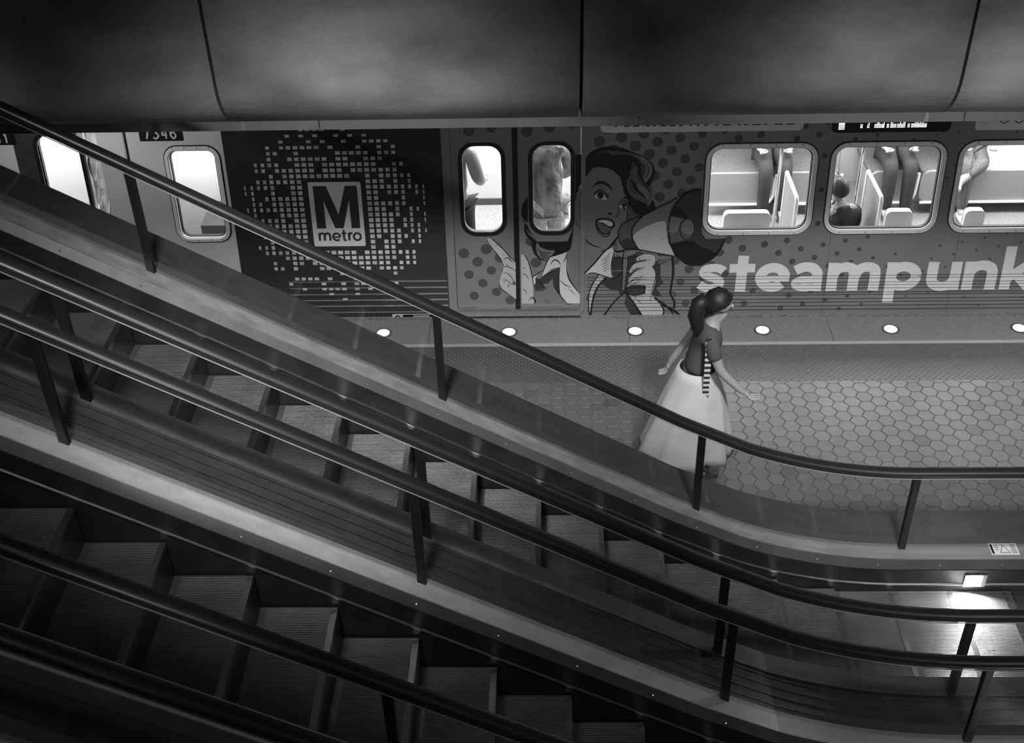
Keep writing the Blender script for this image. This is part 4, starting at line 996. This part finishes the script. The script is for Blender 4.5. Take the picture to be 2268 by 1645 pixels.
# ---- the walking person on the platform
fp = at_z(1527, 1037, 0); PX0, PY0 = fp.x, fp.y
walker = thing('person', (PX0, PY0, 0), 'person walking right across the platform in dark top and wide pale skirt', 'person')
body = [[(0, 0, .90, .115, 'pel'), (.02, 0, 1.06, .095, 'sp'), (.05, 0, 1.22, .115, 'ch'), (.065, 0, 1.335, .085, 'nb'), (.085, 0, 1.415, .043, 'nk')]]
body += head_chain(.115, 0, 1.535, (1, 0), 'nk')
body += [['nb', (.05, -.155, 1.325, .050), (.13, -.215, 1.10, .038), (.285, -.235, .945, .027, 'wr')], ['nb', (.05, .155, 1.325, .050), (-.06, .21, 1.09, .038), (-.17, .235, .88, .027, 'wl')]]
body += hand((.285, -.235, .945), (.75, -.05, -.55), 1, 'wr')+hand((-.17, .235, .88), (-.35, .0, -.9), -1, 'wl')
body += [['pel', (.01, -.085, .84, .092), (.11, -.095, .49, .058), (.035, -.10, .16, .040), (.02, -.10, .075, .036), (.13, -.10, .045, .030)],
         ['pel', (-.01, .085, .84, .092), (-.04, .095, .48, .058), (-.255, .10, .22, .040), (-.31, .10, .135, .034), (-.235, .10, .055, .028)]]
grow('body', xf(body, (PX0, PY0, 0), 0), 'pel', 'skin', walker)
top = [[(0, 0, .93, .135, 'pel'), (.02, 0, 1.06, .125), (.05, 0, 1.21, .145, 'ch'), (.062, 0, 1.335, .105, 'nb'), (.074, 0, 1.385, .070)],
       ['nb', (.05, -.155, 1.33, .068), (.10, -.198, 1.17, .056)], ['nb', (.05, .155, 1.33, .068), (-.02, .195, 1.17, .056)]]
grow('top_garment', xf(top, (PX0, PY0, 0), 0), 'pel', 'top_cloth', walker)
q = MB(); N = 44; M = 12; vs = []
for j in range(M+1):
    t = j/M; z = 1.0-.80*t; rx = .145+.215*t**.8; ry = .14+.15*t**.8; ox = .005-.055*t
    for i in range(N):
        a = 2*pi*i/N; k = 1+.075*t*sin(a*9+t*2)+.03*t*sin(a*17)
        vs.append((PX0+ox+rx*k*cos(a), PY0+ry*k*sin(a), z+.02*t*sin(a*4)))
q.add(vs, [(j*N+i, j*N+(i+1)%N, (j+1)*N+(i+1)%N, (j+1)*N+i) for j in range(M) for i in range(N)], 'skirt_cloth')
sk_ = q.build('skirt', walker, smooth=True); so = sk_.modifiers.new('th', 'SOLIDIFY'); so.thickness = .006
hair = face_parts(walker, (PX0+.115, PY0, 1.535), (1, 0, 0), .094, 'hair')
q = MB(); q.tube([(PX0+.02, PY0-.02, 1.60), (PX0-.03, PY0-.03, 1.56), (PX0-.05, PY0-.04, 1.46), (PX0-.03, PY0-.05, 1.36), (PX0-.0, PY0-.06, 1.27)], [.05, .062, .060, .045, .012], 'hair', 10); q.build('ponytail', walker, smooth=True)
for sx, sy, sz, tilt in ((.03, -.10, .0, 0), (-.31, .10, .02, .45)):
    q = MB(); vs = []; L_ = 10
    for k in range(L_+1):
        t = k/L_; wd_ = .034*(1-.35*abs(t-.55)*1.6)*(1 if t < .97 else .6); h = (.085 if t < .3 else .085-.05*(t-.3)/.7)
        x = -.07+.25*t; zb = tilt*(.16-.25*t) if tilt else 0; zb = max(0, zb)
        vs += [(PX0+sx+x, PY0+sy-wd_, sz*0+zb+.003), (PX0+sx+x, PY0+sy+wd_, zb+.003), (PX0+sx+x, PY0+sy+wd_*.75, zb+h), (PX0+sx+x, PY0+sy-wd_*.75, zb+h)]
    q.add(vs, [(4*k+i, 4*k+(i+1)%4, 4*k+4+(i+1)%4, 4*k+4+i) for k in range(L_) for i in range(4)]+[(0, 3, 2, 1), tuple(4*L_+i for i in range(4))], 'shoe_dark'); q.build('shoe', walker, bevel=.006)
q = MB(); NS = 26                                          # striped strap hanging over the near shoulder
for k in range(NS):
    z0 = 1.36-.60*k/NS; z1 = 1.36-.60*(k+1)/NS; yy = lambda z: PY0-.165-.03*sin((z-.76)*4); xx = lambda z: PX0+.035+.02*(1.36-z)
    q.add([(xx(z0)-.022, yy(z0), z0), (xx(z0)+.022, yy(z0), z0), (xx(z1)+.022, yy(z1), z1), (xx(z1)-.022, yy(z1), z1), (xx(z0)-.022, yy(z0)+.01, z0), (xx(z0)+.022, yy(z0)+.01, z0), (xx(z1)+.022, yy(z1)+.01, z1), (xx(z1)-.022, yy(z1)+.01, z1)],
          [(0,1,2,3), (7,6,5,4), (0,4,5,1), (3,2,6,7), (1,5,6,2), (0,3,7,4)], 'print_white' if k % 2 else 'print_dark')
q.build('striped_strap', walker)
# ---- passengers
def seated(x, y, ang, lab, coat, legs, hair_m, shoes='shoe_dark', hz=.0, cross=False):
    t = thing('person', (x, y, 0), lab, 'person')
    b = [[(0, 0, .54+hz, .125, 'pel'), (-.02, 0, .70+hz, .11), (0, 0, .88+hz, .125, 'ch'), (.02, 0, .99+hz, .09, 'nb'), (.05, 0, 1.07+hz, .045, 'nk')]]+head_chain(.09, 0, 1.18+hz, (1, 0), 'nk')
    b += [['nb', (.01, -.17, .97+hz, .055), (.06, -.24, .74+hz, .043), (.27, -.16, .66+hz, .03, 'wr')], ['nb', (.01, .17, .97+hz, .055), (.06, .24, .74+hz, .043), (.27, .16, .66+hz, .03, 'wl')]]
    b += hand((.27, -.16, .66+hz), (1, .3, -.1), 1, 'wr')+hand((.27, .16, .66+hz), (1, -.3, -.1), -1, 'wl')
    b += [['pel', (.08, -.09, .54+hz, .095), (.43, -.10, .52+hz, .068), (.45, -.10, .11, .042), (.54, -.1, .055, .035)], ['pel', (.08, .09, .54+hz, .095), (.43, .10, .52+hz, .068), (.45, .10, .11, .042), (.54, .1, .055, .035)]]
    if cross: b[-1] = ['pel', (.08, .09, .54, .095), (.42, .04, .60, .068), (.50, -.20, .42, .042), (.60, -.22, .38, .035)]
    grow('body', xf(b, (x, y, 0), ang), 'pel', 'skin', t)
    j = [[(0, 0, .55+hz, .15, 'pel'), (-.02, 0, .70+hz, .15), (0, 0, .87+hz, .165, 'ch'), (.015, 0, .985+hz, .115, 'nb'), (.035, 0, 1.045+hz, .072)],
         ['nb', (.01, -.175, .965+hz, .078), (.06, -.245, .74+hz, .062), (.25, -.17, .665+hz, .047)], ['nb', (.01, .175, .965+hz, .078), (.06, .245, .74+hz, .062), (.25, .17, .665+hz, .047)]]
    grow('jacket', xf(j, (x, y, 0), ang), 'pel', coat, t)
    l = [[(0, 0, .53+hz, .14, 'pel')], ['pel', (.10, -.095, .54+hz, .108), (.43, -.10, .52+hz, .082), (.455, -.10, .09, .062)], ['pel', (.10, .095, .54+hz, .108), (.43, .10, .52+hz, .082), (.455, .10, .09, .062)]]
    if cross: l[-1] = ['pel', (.10, .095, .54, .108), (.42, .04, .60, .082), (.47, -.13, .47, .06)]
    grow('trousers', xf(l, (x, y, 0), ang), 'pel', legs, t)
    for s in (-.1, .1):
        p3 = [(.42, s, .045, .045), (.52, s, .04, .045), (.63, s, .03, .034)] if not (cross and s > 0) else [(.48, -.20, .40, .045), (.56, -.25, .38, .045), (.64, -.31, .35, .034)]
        grow('shoe', xf([p3], (x, y, 0), ang), '', shoes, t, sub=1)
    face_parts(t, (x+.09*cos(ang), y+.09*sin(ang), 1.18+hz), (cos(ang), sin(ang), 0), .094, hair_m)
    return t
def standing(x, y, ang, lab, coat, legs, hair_m, long=False):
    t = thing('person', (x, y, 0), lab, 'person')
    b = [[(0, 0, .95, .12, 'pel'), (0, 0, 1.12, .105), (.01, 0, 1.30, .125, 'ch'), (.015, 0, 1.43, .09, 'nb'), (.02, 0, 1.51, .045, 'nk')]]+head_chain(.04, 0, 1.635, (1, 0), 'nk')
    b += [['nb', (.01, -.175, 1.41, .055), (.04, -.23, 1.15, .042), (.20, -.2, 1.02, .03, 'wr')], ['nb', (.01, .175, 1.41, .055), (-.02, .23, 1.14, .042), (.06, .23, .90, .03, 'wl')]]
    b += hand((.20, -.2, 1.02), (1, .2, -.2), 1, 'wr')+hand((.06, .23, .90), (.2, 0, -1), -1, 'wl')
    b += [['pel', (0, -.09, .88, .1), (.03, -.10, .50, .062), (0, -.1, .10, .042), (.1, -.1, .045, .033)], ['pel', (0, .09, .88, .1), (.02, .10, .50, .062), (-.02, .1, .10, .042), (.08, .1, .045, .033)]]
    grow('body', xf(b, (x, y, 0), ang), 'pel', 'skin', t)
    j = [[(0, 0, .93, .155, 'pel'), (0, 0, 1.12, .145 if not long else .165), (.01, 0, 1.29, .16, 'ch'), (.012, 0, 1.43, .11, 'nb'), (.016, 0, 1.485, .072)],
         ['nb', (.01, -.18, 1.40, .078), (.04, -.235, 1.15, .064), (.18, -.205, 1.03, .05)], ['nb', (.01, .18, 1.40, .078), (-.02, .235, 1.14, .064), (.05, .23, .94, .05)]]
    if long: j.append(['pel', (0, 0, .80, .20), (0, 0, .74, .19)])
    grow('jacket', xf(j, (x, y, 0), ang), 'pel', coat, t)
    l = [[(0, 0, .92, .14, 'pel')], ['pel', (0, -.092, .84, .118), (.035, -.10, .50, .088), (.0, -.1, .12, .066)], ['pel', (0, .092, .84, .118), (.02, .10, .50, .088), (-.02, .1, .12, .066)]]
    grow('trousers', xf(l, (x, y, 0), ang), 'pel', legs, t)
    for s in (-.1, .1): grow('shoe', xf([[(-.05, s, .045, .042), (.05, s, .04, .045), (.17, s, .03, .034)]], (x, y, 0), ang), '', 'shoe_dark', t, sub=1)
    face_parts(t, (x+.04*cos(ang), y+.04*sin(ang), 1.635), (cos(ang), sin(ang), 0), .094, hair_m)
    return t
pp = at_y(1868, 425, 10.0)
seated(pp.x-.0, 9.98, pi/2+.45, 'seated passenger in shiny dark jacket at the lower left of the middle large window', 'jacket', 'dark_cloth', 'print_dark', hz=pp.z-1.18)
tan_seat = (pp.x-.03, 10.0, pp.z-1.18)
pp = at_y(1211, 420, 9.95); standing(pp.x, 9.98, pi/2+.3, 'standing passenger in crumpled pale clothes behind the right door window', 'crumpled_coat', 'trousers', 'hair', long=True)
pp = at_y(1012, 400, 9.95); standing(pp.x-.04, 10.0, 1.2, 'passenger mostly hidden left of the left door window', 'seat_shell', 'dark_cloth', 'hair')
pp = at_y(1972, 390, 11.5); seated(pp.x, 11.62, -pi/2, 'dark trousered passenger sitting on the far side, top middle of the middle large window', 'seat_cushion', 'dark_cloth', 'hair', hz=.07)
pp = at_y(1703, 390, 11.5); seated(pp.x, 11.62, -pi/2, 'dark passenger sitting on the far side, seen in the first large window', 'dark_cloth', 'dark_cloth', 'hair', hz=.07)
pp = at_y(2160, 400, 11.2)
seated(pp.x, 11.62, -pi/2, 'passenger with white shoes sitting beyond the pillar, left in the window at the right edge', 'seat_shell', 'seat_cushion', 'hair', shoes='shoe', hz=.07, cross=True)
